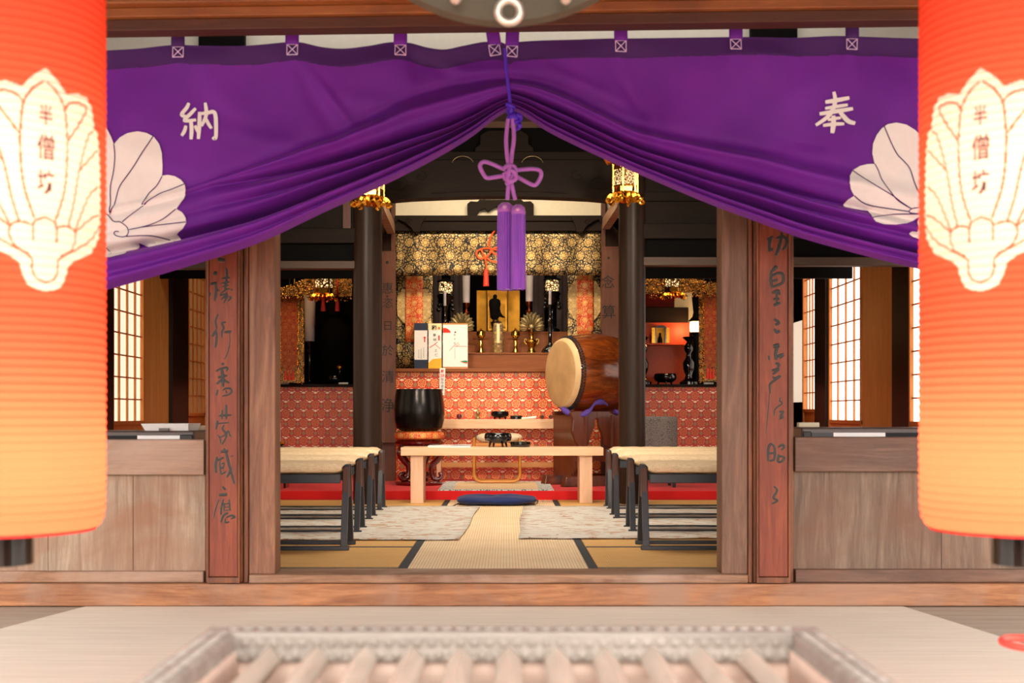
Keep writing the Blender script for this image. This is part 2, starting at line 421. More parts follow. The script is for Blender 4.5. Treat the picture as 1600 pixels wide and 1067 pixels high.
def floor_mat(name, c1, c2, per, stain):
    m = Mat(name); x, y, z = m.xyz()
    line = ((y/per).fr()-.5).ab().gt(.45); n_ = m.noise(2, m.co((1, 16, 1)), 5); n2 = m.noise(1.1, None, 4)
    c = m.ramp(n_, [(.3, lin(c1)), (.7, lin(c2))]); c = m.mix(line*.30, c, lin(stain)); c = m.mix(n2*.25, c, lin(stain))
    m.set('Base Color', c).set('Roughness', .7); m.bump(n_-line, .3, .002); return m.m
M['veranda'] = floor_mat('veranda_boards', (150,132,116), (176,158,140), .11, (120,98,84))
M['veranda_mat'] = floor_mat('veranda_matting', (208,194,176), (226,212,196), .055, (176,158,142))
def gold_brocade(name, dark, g1, g2, k=1.0, metal=.7, flower=1):
    m = Mat(name); x, y, z = m.xyz()
    nv = m.n('TexNoise'); nv.inputs['Scale'].default_value = 11*k; cv = m.n('CombineXYZ'); m.t.links.new(x.k, cv.inputs[0]); m.t.links.new(z.k, cv.inputs[1]); m.t.links.new(cv.outputs[0], nv.inputs['Vector'])
    sc = m.n('VectorMath'); sc.operation = 'SCALE'; sc.inputs[3].default_value = .05/k; m.t.links.new(nv.outputs['Color'], sc.inputs[0])
    add = m.n('VectorMath'); add.operation = 'ADD'; m.t.links.new(cv.outputs[0], add.inputs[0]); m.t.links.new(sc.outputs[0], add.inputs[1]); v = add.outputs[0]
    def vo(scale, feat):
        q = m.n('TexVoronoi'); q.voronoi_dimensions = '2D'; q.feature = feat; q.inputs['Scale'].default_value = scale; m.t.links.new(v, q.inputs['Vector']); return S(m.t, q.outputs['Distance'])
    su, sv = .155/k, .125/k
    u = x/su; w = z/sv; row = w.fl(); U = ((u+row.mod(2.0)*.5).fr()-.5)*su; V = (w.fr()-.5)*sv; r = (U*U+V*V).sqrt(); a = V.atan2(U)
    R_ = r+(a*8.0).sin()*(.0035/k)
    disc = R_.lt(.040/k); gap = ((R_-.044/k).ab()).lt(.0035/k); inner = ((R_-.022/k).ab()).lt(.0022/k)
    petals = ((a*8.0+1.2).sin()).gt(-.88)
    fl = disc*((inner*-1)+1)*((petals).mx(r.lt(.02/k)))
    e = vo(30*k, 'DISTANCE_TO_EDGE'); f1 = vo(30*k, 'F1'); curl = ((f1-.30).ab()).lt(.06)
    n0 = m.n('TexNoise'); n0.inputs['Scale'].default_value = 17*k; n0.inputs['Detail'].default_value = 0; m.t.links.new(v, n0.inputs['Vector']); vine = ((S(m.t, n0.outputs[0])-.5).ab()).lt(.03)
    bgp = e.gt(.11)*((curl*-1)+1)*((vine*-1)+1)
    g = (bgp*((disc*-1)+1)*((gap*-1)+1)).mx(fl) if flower else bgp
    n_ = m.noise(50*k, None, 2)
    gold = m.ramp(n_, [(.3, lin(g1)), (.7, lin(g2))])
    m.set('Base Color', m.mix(g, lin(dark), gold)).set('Metallic', g*metal).set('Roughness', .45).set('Specular IOR Level', .4)
    m.bump(g, .5, .003); return m.m
M['gold_brocade'] = gold_brocade('gold_scroll_brocade', (12,12,16), (176,138,72), (222,192,130))
M['gold_brocade_fine'] = gold_brocade('dark_gold_brocade', (22,18,14), (190,130,50), (236,190,110), 1.6)
M['orange_brocade'] = gold_brocade('orange_gold_brocade', (206,56,16), (206,146,66), (240,196,120), 1.5, .35)
M['red_brown_brocade'] = gold_brocade('russet_brocade', (140,34,8), (150,80,24), (190,120,50), 1.8, .4)
M['ivory_brocade'] = gold_brocade('ivory_gold_brocade', (176,140,84), (206,170,106), (240,214,156), 2.2, .3)
M['cyl_brocade'] = gold_brocade('fret_gold_brocade', (90,70,60), (206,166,90), (230,196,130), 2.8, .3)
def red_brocade(name, red, red2, fw=1.0):
    m = Mat(name); x, y, z = m.xyz(); u = x/.129; v = z/.098; row = v.fl(); u2 = (u+row.mod(2.0)*.5).fr()-.5; v2 = v.fr()-.5
    X = u2*.129; Z = v2*.098; r = (X*X+Z*Z).sqrt(); a = Z.atan2(X)
    pet = (a*8.0).sin()*.004
    ring = ((r+pet-.035).ab()).lt(.0034); ring2 = ((r-.018+(a*5.0).sin()*.005).ab()).lt(.0024); core = r.lt(.006)
    flower = ring.mx(ring2).mx(core)
    # ivory lozenges and green leaves between the roundels
    xs = ((u2.ab()-.5).ab())*.129; dz1 = (v2-.32).ab()*.098
    loz = ((xs/.026)+(dz1/.012)).lt(1.0)
    xs2 = (u2.ab()-.28).ab()*.129; dz2 = (v2-.48).ab()*.098
    loz2 = ((xs2/.014)+(dz2/.008)).lt(1.0)
    leaf = ((xs/.018)+((v2+.15).ab()*.098/.028)).lt(1.0); n_ = m.noise(45, None, 3); n3 = m.noise(90, None, 2)
    col = m.ramp(n3, [(.35, lin(red)), (.65, lin(red2))])
    col = m.mix(n_.gt(.63)*(.8*fw), col, lin((196,130,60)))
    col = m.mix(leaf*.85, col, lin((142,134,84))); col = m.mix(flower*fw, col, lin((238,186,112))); wh = loz.mx(loz2)
    col = m.mix(wh, col, lin((250,236,196)))
    m.set('Base Color', col).set('Roughness', .45).set('Metallic', flower*.3); m.bump(flower.mx(wh), .3, .002); return m.m
M['red_brocade'] = red_brocade('vermilion_brocade', (200,44,10), (220,62,16))
M['red_brocade_side'] = red_brocade('deep_red_brocade', (176,22,8), (200,36,10), .5)
def shoji_paper(name, s, c):
    m = Mat(name); m.set('Base Color', lin((240,236,226) if s > .2 else (150,100,56))).set('Roughness', .9).set('Emission Color', lin(c)).set('Emission Strength', s); return m.m
M['shoji_left'] = shoji_paper('daylit_paper_soft', .78, (255,238,206))
M['shoji_right'] = shoji_paper('daylit_paper_bright', 1.6, (255,248,236))
M['shoji_dim'] = shoji_paper('daylit_paper_dim', .10, (255,196,120)); M['_x'] = None; M['sunlit_paper'] = shoji_paper('sunlit_paper', .62, (255,232,206))
M['lamp_glow'] = emit('lamp_glow', (255,214,150), 5)
M['lamp_glow_hot'] = emit('lamp_glow_hot', (255,226,176), 9)
def lattice_glow(name, s, k=60):
    m = Mat(name); e = m.voro(k, None, 'DISTANCE_TO_EDGE'); g = e.gt(.15)
    m.set('Base Color', m.mix(g, lin((120,66,20)), lin((255,230,180)))).set('Emission Color', lin((255,214,150)))
    m.set('Emission Strength', g*s).set('Metallic', (g*-1)+1).set('Roughness', .35); return m.m
M['lattice'] = lattice_glow('pierced_gilt_lit', .8, 70)
M['lattice_small'] = lattice_glow('pierced_gilt_small_lit', .95, 36)
M['shrine_gold'] = plain('gold_leaf', (214,152,48), .38, .75, var=.1, scale=20)
M['orange_wall'] = plain('orange_lit_board', (206,74,18), .4, var=.08)  # orange of the lamplight put into the board colour
M['chair_grey'] = None
def chair_grey():
    m = Mat('grey_scale_pattern_cloth'); v = m.voro(90, None, 'DISTANCE_TO_EDGE')
    m.set('Base Color', m.ramp(v, [(.05, lin((70,62,60))), (.15, lin((118,108,104)))])).set('Roughness', .8); return m.m
M['chair_grey'] = chair_grey()
# ================================================================ THE SETTING
ST = 'structure'
def st(mb, name, mat, **k): return mb.build(name, mat, kind=ST, **k)
st(MB().box(-14, 14, -12, 16, -1.3, -1.1), 'ground', M['gravel'])
st(MB().box(-5, 5, 1.3, 16, -.26, -.141), 'floor', M['veranda'])
st(MB().box(-3.4, 3.4, 6.06, 15.3, -.14, -.031), 'floor', M['tatami'])
# pale matting laid over the veranda boards
mt = MB()

mt.hexa([(-1.86,5.79,-.141),(1.76,5.79,-.141),(1.76,5.79,-.136),(-1.86,5.79,-.136)], [(-2.9,1.5,-.141),(2.5,1.5,-.141),(2.5,1.5,-.136),(-2.9,1.5,-.136)])
mt.build('veranda_mat', M['veranda_mat'], label='pale woven matting spread over the veranda boards before the doorway', cat='mat')
st(MB().box(-5, 5, 0.0, 6.2, 2.75, 2.85), 'ceiling', M['dark_x'])
st(MB().box(-3.4, 3.4, 6.05, 15.3, 3.4, 3.5), 'ceiling', M['dark_x'])

# front porch beam, slightly out of level as in the photo
sl = 17/1265.0
def tilt(mb): mb.v = [(x, y, z+sl*(x+1.0)) for x, y, z in mb.v]; return mb
zb = PZ(45, 5.3)
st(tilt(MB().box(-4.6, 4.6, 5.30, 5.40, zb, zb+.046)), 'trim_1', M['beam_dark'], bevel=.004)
st(tilt(MB().box(-4.6, 4.6, 5.27, 5.42, zb+.046, zb+.085)), 'trim_2', M['beam'], bevel=.005)
st(tilt(MB().box(-4.6, 4.6, 5.22, 5.44, zb+.085, 2.72)), 'trim_3', M['beam'], bevel=.006)

# facade of the hall at about y = 5.85
Yf = 5.86
st(MB().box(-5, 5, 5.80, 5.93, PZ(947, 5.8), PZ(912.5, 5.8)), 'baseboard_front', M['sill'], bevel=.004)
st(MB().box(PX(389, 5.82), PX(1169, 5.82), 5.82, 6.06, -.037, 0), 'trim_4', M['facade_x'], bevel=.003)
for n, a, b in ((5, 389, 430), (6, 1127.5, 1168)):
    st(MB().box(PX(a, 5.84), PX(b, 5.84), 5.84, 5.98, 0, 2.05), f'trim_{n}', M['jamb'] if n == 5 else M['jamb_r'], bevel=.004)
# plaque posts: body with grooved edge strips
for n, a, b, s0, s1 in ((7, 321, 389, 372, 389), (8, 1168, 1240, 1168, 1184)):
    mb = MB().box(PX(a, Yf), PX(b, Yf), Yf, Yf+.16, -.037, 2.05)
    mid = (s0+s1)/2
    for u0, u1 in ((s0+1, mid-1), (mid+1, s1-1)): mb.box(PX(u0, 5.84), PX(u1, 5.84), 5.835, Yf, -.037, 2.04)
    st(mb, f'trim_{n}', M['post'], bevel=.003)
# low walls left and right: rail, planks, foot rail
def low_wall(n, side, a, b, yr0, yr1, yp1, seams, mat, name):
    x0, x1 = (-5, PX(b, 5.88)) if side < 0 else (PX(a, 5.88), 5)
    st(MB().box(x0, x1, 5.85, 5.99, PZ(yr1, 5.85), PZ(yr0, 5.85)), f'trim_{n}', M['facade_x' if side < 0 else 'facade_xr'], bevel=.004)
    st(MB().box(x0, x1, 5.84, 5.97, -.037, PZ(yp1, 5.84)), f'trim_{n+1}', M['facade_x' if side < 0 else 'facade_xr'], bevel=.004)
    xs = [x0]+[PX(s, 5.88) for s in seams]+[x1]
    mb = MB()
    for i in range(len(xs)-1): mb.box(xs[i]+(.0015 if i else 0), xs[i+1]-.0015, 5.88, 5.92, PZ(yp1, 5.84)-.005, PZ(yr1, 5.85)+.005)
    st(mb, name, mat)
    mb = MB()
    mb.box(x0, x1, 5.915, 5.93, -.03, PZ(yr1, 5.85)); st(mb, name, M['black'])
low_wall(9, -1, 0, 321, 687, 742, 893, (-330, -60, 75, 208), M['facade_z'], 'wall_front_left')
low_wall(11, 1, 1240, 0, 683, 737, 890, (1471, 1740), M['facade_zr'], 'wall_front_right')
# lintel, white plaster above, dark struts
st(MB().box(-5, 5, 5.87, 6.0, PZ(190, 5.87), PZ(176, 5.87)+.03), 'trim_13', M['brown_x'], bevel=.003)
st(MB().box(-5, 5, 5.95, 6.0, 2.07, 3.45), 'wall_front', M['plaster'])
for n, a, b in ((14, 310, 381), (15, 1174, 1246)): st(MB().box(PX(a, 5.9), PX(b, 5.9), 5.90, 5.95, 2.085, 2.75), f'trim_{n}', M['black'])

# side walls of the hall, x = +-3.3
def side_seg(side, y0, y1, mat, name, z0=0, z1=3.4, t=.08, inset=0):
    x = 3.3+inset
    mb = MB().box(side*x if side > 0 else -x-t, side*x+t if side > 0 else -x, y0, y1, z0, z1)
    return st(mb, name, mat)
WN = [0]
def shoji(side, y0, y1, paper, z0=.65, z1=2.35, cols=4, frame=None):
    WN[0] += 1; fm = frame or M['shoji_frame']
    root = bpy.data.objects.new(f'window_{WN[0]}', None); C.objects.link(root); root.location = (side*3.3, (y0+y1)/2, z0-.2); tag(root, kind=ST)
    xi = lambda d: (side*(3.3-d))
    def bx(mb, d0, d1, a, b, c, d): xa, xb = sorted((xi(d0), xi(d1))); mb.box(xa, xb, a, b, c, d)
    f = MB(); w = .035
    bx(f, -.02, .025, y0, y0+w, .45, z1); bx(f, -.02, .025, y1-w, y1, .45, z1)
    bx(f, -.02, .024, y0, y1, z0-.035, z0); bx(f, -.02, .024, y0, y1, z1, z1+.04); bx(f, -.02, .024, y0, y1, .45, .48)
    bx(f, -.02, .008, y0, y1, .48, z0-.035); f.build('window_frame', fm, root, bevel=.002)
    p = MB(); bx(p, -.012, -.008, y0+.01, y1-.01, z0, z1); p.build('paper_screen', paper, root)
    l = MB(); n = int(round((z1-z0)/.18))
    for i in range(1, n): z = z0+(z1-z0)*i/n; bx(l, -.006, .006, y0+w, y1-w, z-.006, z+.006)
    for i in range(1, cols): y = y0+(y1-y0)*i/cols; bx(l, -.006, .012, y-.008, y+.008, z0, z1)
    l.build('lattice', fm, root)
Lw = lambda px: 6748.5/(790-px); Rw = lambda px: 6748.5/(px-790)
side_seg(-1, 6.0, 15.3, M['black'], 'wall_left', 0, .45, inset=.0)
side_seg(-1, 6.0, 15.3, M['black'], 'wall_left', 2.39, 3.4)
side_seg(-1, 6.0, 8.5, M['kitten'], 'wall_left', .45, 2.39)
shoji(-1, 8.5, 10.6, M['shoji_left'], cols=7)
side_seg(-1, 10.60, Lw(172), M['dark_z'], 'wall_left', .45, 2.39, inset=-.03)
shoji(-1, Lw(172), Lw(222), M['shoji_left'], cols=4)
mb = MB()
ys = np.linspace(Lw(222), Lw(262), 4)
for i in range(3): mb.box(-3.34, -3.29, ys[i]+.004, ys[i+1]-.004, .45, 2.39)
st(mb, 'wall_left', M['kitten'])
side_seg(-1, Lw(262), Lw(287), M['dark_z'], 'wall_left', .45, 2.39, inset=-.05)
shoji(-1, Lw(287)+.02, 14.35, M['shoji_dim'], cols=5, z0=.72)
side_seg(-1, 14.35, 15.3, M['black'], 'wall_left', .45, 2.39)
side_seg(1, 6.0, 15.3, M['black'], 'wall_right', 0, .45)
side_seg(1, 6.0, 15.3, M['black'], 'wall_right', 2.39, 3.4)
side_seg(1, 6.0, 9.0, M['kitten'], 'wall_right', .45, 2.39)
shoji(1, 9.0, Rw(1424), M['shoji_right'], cols=6)
side_seg(1, Rw(1424), Rw(1399), M['dark_z'], 'wall_right', .45, 2.39, inset=-.03)
mb = MB(); ys = np.linspace(Rw(1399), Rw(1349), 4)
for i in range(3): mb.box(3.29, 3.34, ys[i]+.004, ys[i+1]-.004, .45, 2.39)
st(mb, 'wall_right', M['kitten'])
shoji(1, Rw(1349), Rw(1298), M['shoji_right'], cols=4)
side_seg(1, Rw(1297), Rw(1280), M['dark_z'], 'wall_right', .45, 2.39, inset=-.05)
shoji(1, Rw(1280)+.02, Rw(1257), M['shoji_right'], cols=5, z0=.76)
side_seg(1, Rw(1257), 15.3, M['sunlit_paper'], 'wall_right', .84, 1.75)  # white wall strip given a glow in place of sunlight
side_seg(1, Rw(1257), 15.3, M['black'], 'wall_right', .45, .84)
side_seg(1, Rw(1257), 15.3, M['black'], 'wall_right', 1.75, 2.39)
st(MB().box(-3.4, 3.4, 15.2, 15.3, 0, 3.4), 'wall_back', M['black'])

# column line, y = 10.4
cl = MB().lathe([(.114, 0), (.116, 1.5), (.112, 3.4)], (-1.096, 10.40, 0), 40); st(cl, 'round_column', M['dark_z'])
cl = MB().lathe([(.106, 0), (.107, 1.5), (.104, 3.4)], (1.004, 10.40, 0), 40); st(cl, 'round_column', M['dark_z'])
Yc = 10.36
def arcpts(cx, cy, r, a0, a1, n, k=1): return [(cx+r*math.cos(a0+(a1-a0)*i/n), cy+k*r*math.sin(a0+(a1-a0)*i/n)) for i in range(n+1)]
def spiral(mb, cx, cz, r, y, w, turns=1.4, flip=1, ang=0):
    pts = []
    for i in range(28):
        t = i/27; a = ang+flip*turns*2*PI*t; rr = r*(1-t*.85); pts.append((cx+rr*math.cos(a), y, cz+rr*math.sin(a)*.7))
    mb.tube(pts, [w*(1-.5*i/27) for i in range(28)], 6)
# rainbow beam with carved scroll ends
x0, x1 = PX(592, Yc), PX(968, Yc); zt, zbm = PZ(250, Yc), PZ(312, Yc)
pts = [(x0, zt), (x1, zt), (x1, zbm+.03), (x1-.10, zbm-.005), (x1-.25, zbm+.008)]
pts += [(x1-.25-(x1-x0-.5)*i/8, zbm+.008+.02*math.sin(PI*i/8)) for i in range(1, 8)]
pts += [(x0+.25, zbm+.008), (x0+.10, zbm-.005), (x0, zbm+.03)]
mb = MB().prism(pts, Yc, Yc+.16)
for s_, cx in ((1, x0+.16), (-1, x1-.16)):
    spiral(mb, cx, (zt+zbm)/2-.02, .10, Yc, .007, 1.3, s_, PI if s_ > 0 else 0)
    spiral(mb, cx+s_*.17, (zt+zbm)/2+.03, .06, Yc, .006, 1.2, -s_, PI/2)
    mb.tube([(cx+s_*.25, Yc, zbm+.05), (cx+s_*.5, Yc, zbm+.065), (cx+s_*.85, Yc, zbm+.07)], .005, 6)
st(mb, 'trim_16', M['dark_x'], bevel=.004)
st(MB().box(x0, x1, Yc+.02, Yc+.14, PZ(249, Yc), PZ(236, Yc)), 'trim_17', M['dark_x'], bevel=.004)
st(MB().box(x0, x1, Yc+.08, Yc+.14, PZ(236, Yc), 3.4), 'trim_18', M['black'])
kz = PZ(236, Yc)
pts = [(PX(742, Yc), kz), (PX(742, Yc), kz+.03), (PX(750, Yc), kz+.06), (PX(750, Yc), kz+.13), (PX(762, Yc), kz+.17), (PX(815, Yc), kz+.17), (PX(826, Yc), kz+.13), (PX(826, Yc), kz+.06), (PX(834, Yc), kz+.03), (PX(834, Yc), kz)]
st(MB().prism(pts, Yc+.02, Yc+.08), 'trim_19', M['dark_x'], bevel=.006)
mb = MB()
for c0 in (723, 832): mb.tube([P(c0+17*math.cos(a), 257-13*math.sin(a), Yc-.01) for a in np.linspace(.25, PI-.25, 14)], .003, 6)
st(mb, 'trim_20', M['dull_brass'])
st(MB().box(x0, x1, Yc+.02, Yc+.1, PZ(196, Yc), PZ(186, Yc)+.02), 'trim_21', M['dark_x'])
# side bays over the column line
for n, s_, xa, xb, q in ((22, -1, -3.3, -1.18, ((408,420),(380,408),(357,380),(300,357))), (27, 1, 1.09, 3.3, ((402,415),(373,402),(350,373),(307,350)))):
    st(MB().box(xa, xb, Yc-.02, Yc+.1, PZ(q[0][1], Yc), PZ(q[0][0], Yc)), f'trim_{n}', M['brown_x'], bevel=.003)
    st(MB().box(xa, xb, Yc+.04, Yc+.08, PZ(q[1][1], Yc), PZ(q[1][0], Yc)), f'trim_{n+1}', M['black'])
    st(MB().box(xa, xb, Yc-.02, Yc+.1, PZ(q[2][1], Yc), PZ(q[2][0], Yc)), f'trim_{n+2}', M['dark_x'], bevel=.004)
    st(MB().box(xa, xb, Yc+.03, Yc+.08, PZ(q[3][1], Yc), 3.4), f'trim_{n+3}', M['dark_x'])
    for k in (300, 262): st(MB().box(xa, xb, Yc+.0, Yc+.03, PZ(k+14, Yc), PZ(k, Yc)), f'trim_{n+4}', M['dark_x'], bevel=.004)
st(MB().pbox(536, 548, 312, 357, Yc-.01, .04), 'trim_32', M['brown_z'])

# altar line, y = 12.4: square pillars, white plaster, carved beam
Ya = 12.4
for n, a, b in ((33, 596.5, 617), (34, 940, 968)):
    st(MB().box(PX(a, Ya), PX(b, Ya), Ya, Ya+.14, .074, PZ(392, Ya)), f'trim_{n}', M['brown_z'])
    c0 = (611, 617) if n == 33 else (940, 946)
    st(MB().box(PX(c0[0], Ya), PX(c0[1], Ya), Ya, Ya+.14, PZ(392, Ya), 3.4), f'trim_{n}', M['brown_z'])
    # tapering dark bracket wing beside the pillar
    if n == 33: pts = [(PX(611, Ya), PZ(300, Ya)), (PX(611, Ya), PZ(392, Ya)), (PX(585, Ya), PZ(392, Ya)), (PX(588, Ya), PZ(360, Ya)), (PX(606, Ya), PZ(345, Ya))]
    else: pts = [(PX(946, Ya), PZ(300, Ya)), (PX(946, Ya), PZ(392, Ya)), (PX(972, Ya), PZ(392, Ya)), (PX(966, Ya), PZ(360, Ya)), (PX(951, Ya), PZ(345, Ya))]
    st(MB().prism(pts, Ya+.02, Ya+.10), f'trim_{n+2}', M['dark_z'])
st(MB().box(PX(560, Ya), PX(1000, Ya), Ya+.10, Ya+.14, PZ(337, Ya), 3.4), 'wall_altar_upper', M['plaster_warm'])
xa, xb = PX(617, Ya), PX(940, Ya)
mb = MB().box(xa, xb, Ya+.02, Ya+.12, PZ(360, Ya), PZ(336, Ya)); mb.box(xa, xb, Ya, Ya+.02, PZ(345, Ya), PZ(337, Ya))
for s_, cx in ((1, xa), (-1, xb)):
    pts = [(cx, PZ(338, Ya)), (cx+s_*.30, PZ(338, Ya)), (cx+s_*.27, PZ(346, Ya)), (cx+s_*.25, PZ(352, Ya)), (cx+s_*.24, PZ(362, Ya)), (cx+s_*.18, PZ(363, Ya)), (cx+s_*.15, PZ(355, Ya)), (cx+s_*.09, PZ(347, Ya)), (cx+s_*.03, PZ(343, Ya)), (cx, PZ(350, Ya))]
    mb.prism(pts, Ya-.02, Ya+.02)
    spiral(mb, cx+s_*.13, PZ(346, Ya), .04, Ya-.022, .005, 1.3, s_)
st(mb, 'trim_37', M['dark_x'], bevel=.003)
# frog-leg strut in the white strip
h0, h1 = PZ(337, Ya), PZ(311, Ya)
cx = PX(782, Ya)
rt = [(0, h1), (.20, h1), (.22, h1-.02), (.285, h1-.015), (.315, h1-.04), (.315, h0), (.235, h0), (.20, h0+.055), (.15, h0+.075), (.12, h0+.045), (.05, h0+.09), (0, h0+.095)]
pts = [(cx+x, z) for x, z in rt]+[(cx-x, z) for x, z in reversed(rt[1:-1])]
st(MB().prism(pts, Ya+.03, Ya+.10), 'trim_38', M['dark_x'], bevel=.004)
# slanting shrimp beams between column tops and altar pillars
st(MB().bar(P(591, 312, 10.9), P(611, 357, 12.35), .07, .10), 'trim_39', M['facade_x'])
st(MB().bar(P(972, 312, 10.9), P(947, 350, 12.35), .07, .10), 'trim_40', M['facade_x'])
# red-felted platform and partitions
st(MB().box(-3.3, -1.2, 12.45, 12.5, 2.0, 3.4), 'wall_altar_left', M['black'])
st(MB().box(1.12, 3.3, 12.45, 12.5, 2.0, 3.4), 'wall_altar_right', M['black'])
st(MB().box(-1.24, -1.20, 12.55, 15.2, .074, 3.4), 'wall_partition_left', M['black'])
st(MB().box(1.10, 1.14, 12.55, 15.2, .074, 3.4), 'wall_partition_right', M['black'])
st(MB().box(-1.2, 1.1, 14.3, 14.36, .074, 3.4), 'wall_altar_back', M['black'])
MB().box(-3.3, 3.3, 10.83, 15.2, -.03, .074).build('altar_platform', M['red_felt'], bevel=.006, label='long low platform covered in bright red felt before the altars', cat='platform')
# ================================================================ TATAMI AND RUGS
def tatami_mat(x0, x1, y0, y1, along, mat, label, group):
    r = thing('tatami_mat', label, 'tatami mat', ((x0+x1)/2, (y0+y1)/2, -.03), group)
    MB().box(x0+.001, x1-.001, y0+.001, y1-.001, -.03, 0).build('rush_surface', mat, r)
    w = .032 if along == 'x' else .048
    for s_ in (0, 1):
        if along == 'x': a = (y0, y0+w) if s_ == 0 else (y1-w*.4, y1); b = (x0, x1, a[0]+.001, a[1]-.001)
        else: a = (x0, x0+w) if s_ == 0 else (x1-w, x1); b = (a[0]+.001, a[1]-.001, y0, y1)
        MB().box(b[0]+.001, b[1]-.001, b[2]+.001, b[3]-.001, -.001, .0015).build('cloth_edging', M['tatami_edge'], r)
    return r
XC0, XC1 = -.50, .43
ords = ['nearest the sill', 'second back from the sill', 'third back from the sill', 'fourth back from the sill', 'against the red platform']
for i in range(5):
    y0, y1 = 6.06+.954*i, 6.06+.954*(i+1)
    for s_, n in ((-1, 'left'), (1, 'right')):
        a = (XC0-1.85, XC0) if s_ < 0 else (XC1, XC1+1.85)
        tatami_mat(a[0], a[1], y0, y1, 'x', M['tatami'], f'aged golden tatami mat on the {n} of the pale aisle, {ords[i]}', 'golden tatami mats beside the aisle')
for i, t in enumerate(('by the door sill', 'between the two grey rugs', 'under the navy floor cushion')):
    tatami_mat(XC0, XC1, 6.06+1.59*i, 6.06+1.59*(i+1), 'y', M['goza'], f'pale ribbed tatami mat with black edging in the aisle, {t}', 'pale tatami mats down the aisle')
def rug_mesh(x0a, x1a, x0b, x1b, ya, yb, name, label, z=.006):
    g = []
    for i in range(25):
        t = i/24; y = ya+(yb-ya)*t; xl = x0a+(x0b-x0a)*t; xr = x1a+(x1b-x1a)*t
        g.append([(xl+(xr-xl)*j/30+.006*math.sin(9*t+j), y+.006*math.sin(j*.9), z+.0015*math.sin(j*1.3+i)) for j in range(31)])
    o = MB().grid(g).build(name, M['rug'], label=label, cat='rug', group='grey streaked rugs either side of the aisle', solid=.006); return o
rug_mesh(-2.2, PX(719, 7.36), -2.2, PX(749, 9.95), 7.36, 9.95, 'floor_rug', 'grey rug with brown streaks under the left benches', .010)
rug_mesh(PX(810, 7.44), 2.1, PX(816, 9.95), 2.1, 7.44, 9.95, 'floor_rug', 'grey rug with brown streaks under the right benches', .010)

# goza on the platform
r = thing('rush_mat', 'small rush mat with blue-grey patterned edging on the red platform', 'mat', (-.08, 11.5, .074))
MB().box(-.55, .39, 10.86, 12.2, .074, .080).build('rush_surface', M['goza'], r)
mb = MB().box(-.56, .40, 10.85, 10.92, .075, .084); mb.box(-.56, .40, 12.14, 12.21, .075, .084); mb.box(-.56, -.44, 10.9, 12.16, .075, .0835); mb.box(.28, .40, 10.9, 12.16, .075, .0835)
mb.build('patterned_edging', M['goza_edge'], r)

# navy cushion with cord tufts
def cushion(name, c, sx, sy, h, mat, **k):
    g = []
    N = 28
    for i in range(N+1):
        v = i/N*PI-PI/2; row = []
        for j in range(48):
            a = 2*PI*j/48; ca, sa = math.cos(a), math.sin(a); e = 3.2
            rr = (abs(ca)**e+abs(sa)**e)**(-1/e); kk = math.cos(v)**.45 if abs(math.cos(v)) > 1e-6 else 0
            zz = math.sin(v)*h/2*(1-.22*(1-kk))+h/2+.004*math.sin(5*a+2*v)
            row.append((c[0]+ca*rr*sx/2*kk, c[1]+sa*rr*sy/2*kk, c[2]+max(0, zz)))
        g.append(row)
    return MB().grid(g, True).build(name, mat, **k)
cu = cushion('floor_cushion', (PX(776, 10.25), 10.33, 0), .63, .50, .075, M['navy_cushion'], label='flat navy blue floor cushion on the pale mat before the red step', cat='cushion')
mb = MB(); c0 = P(838, 779, 10.25)
mb.tube([(PX(835, 10.2), 10.2, .045), (PX(841, 10.1), 10.12, .04), (PX(839, 10.1), 10.1, .02)], .004, 6)
mb.tube([(PX(716, 10.1), 10.14, .02), (PX(708, 10.0), 10.05, .006), (PX(703, 10.0), 10.0, .004)], .004, 6)
mb.build('corner_tuft', M['ink'], cu)

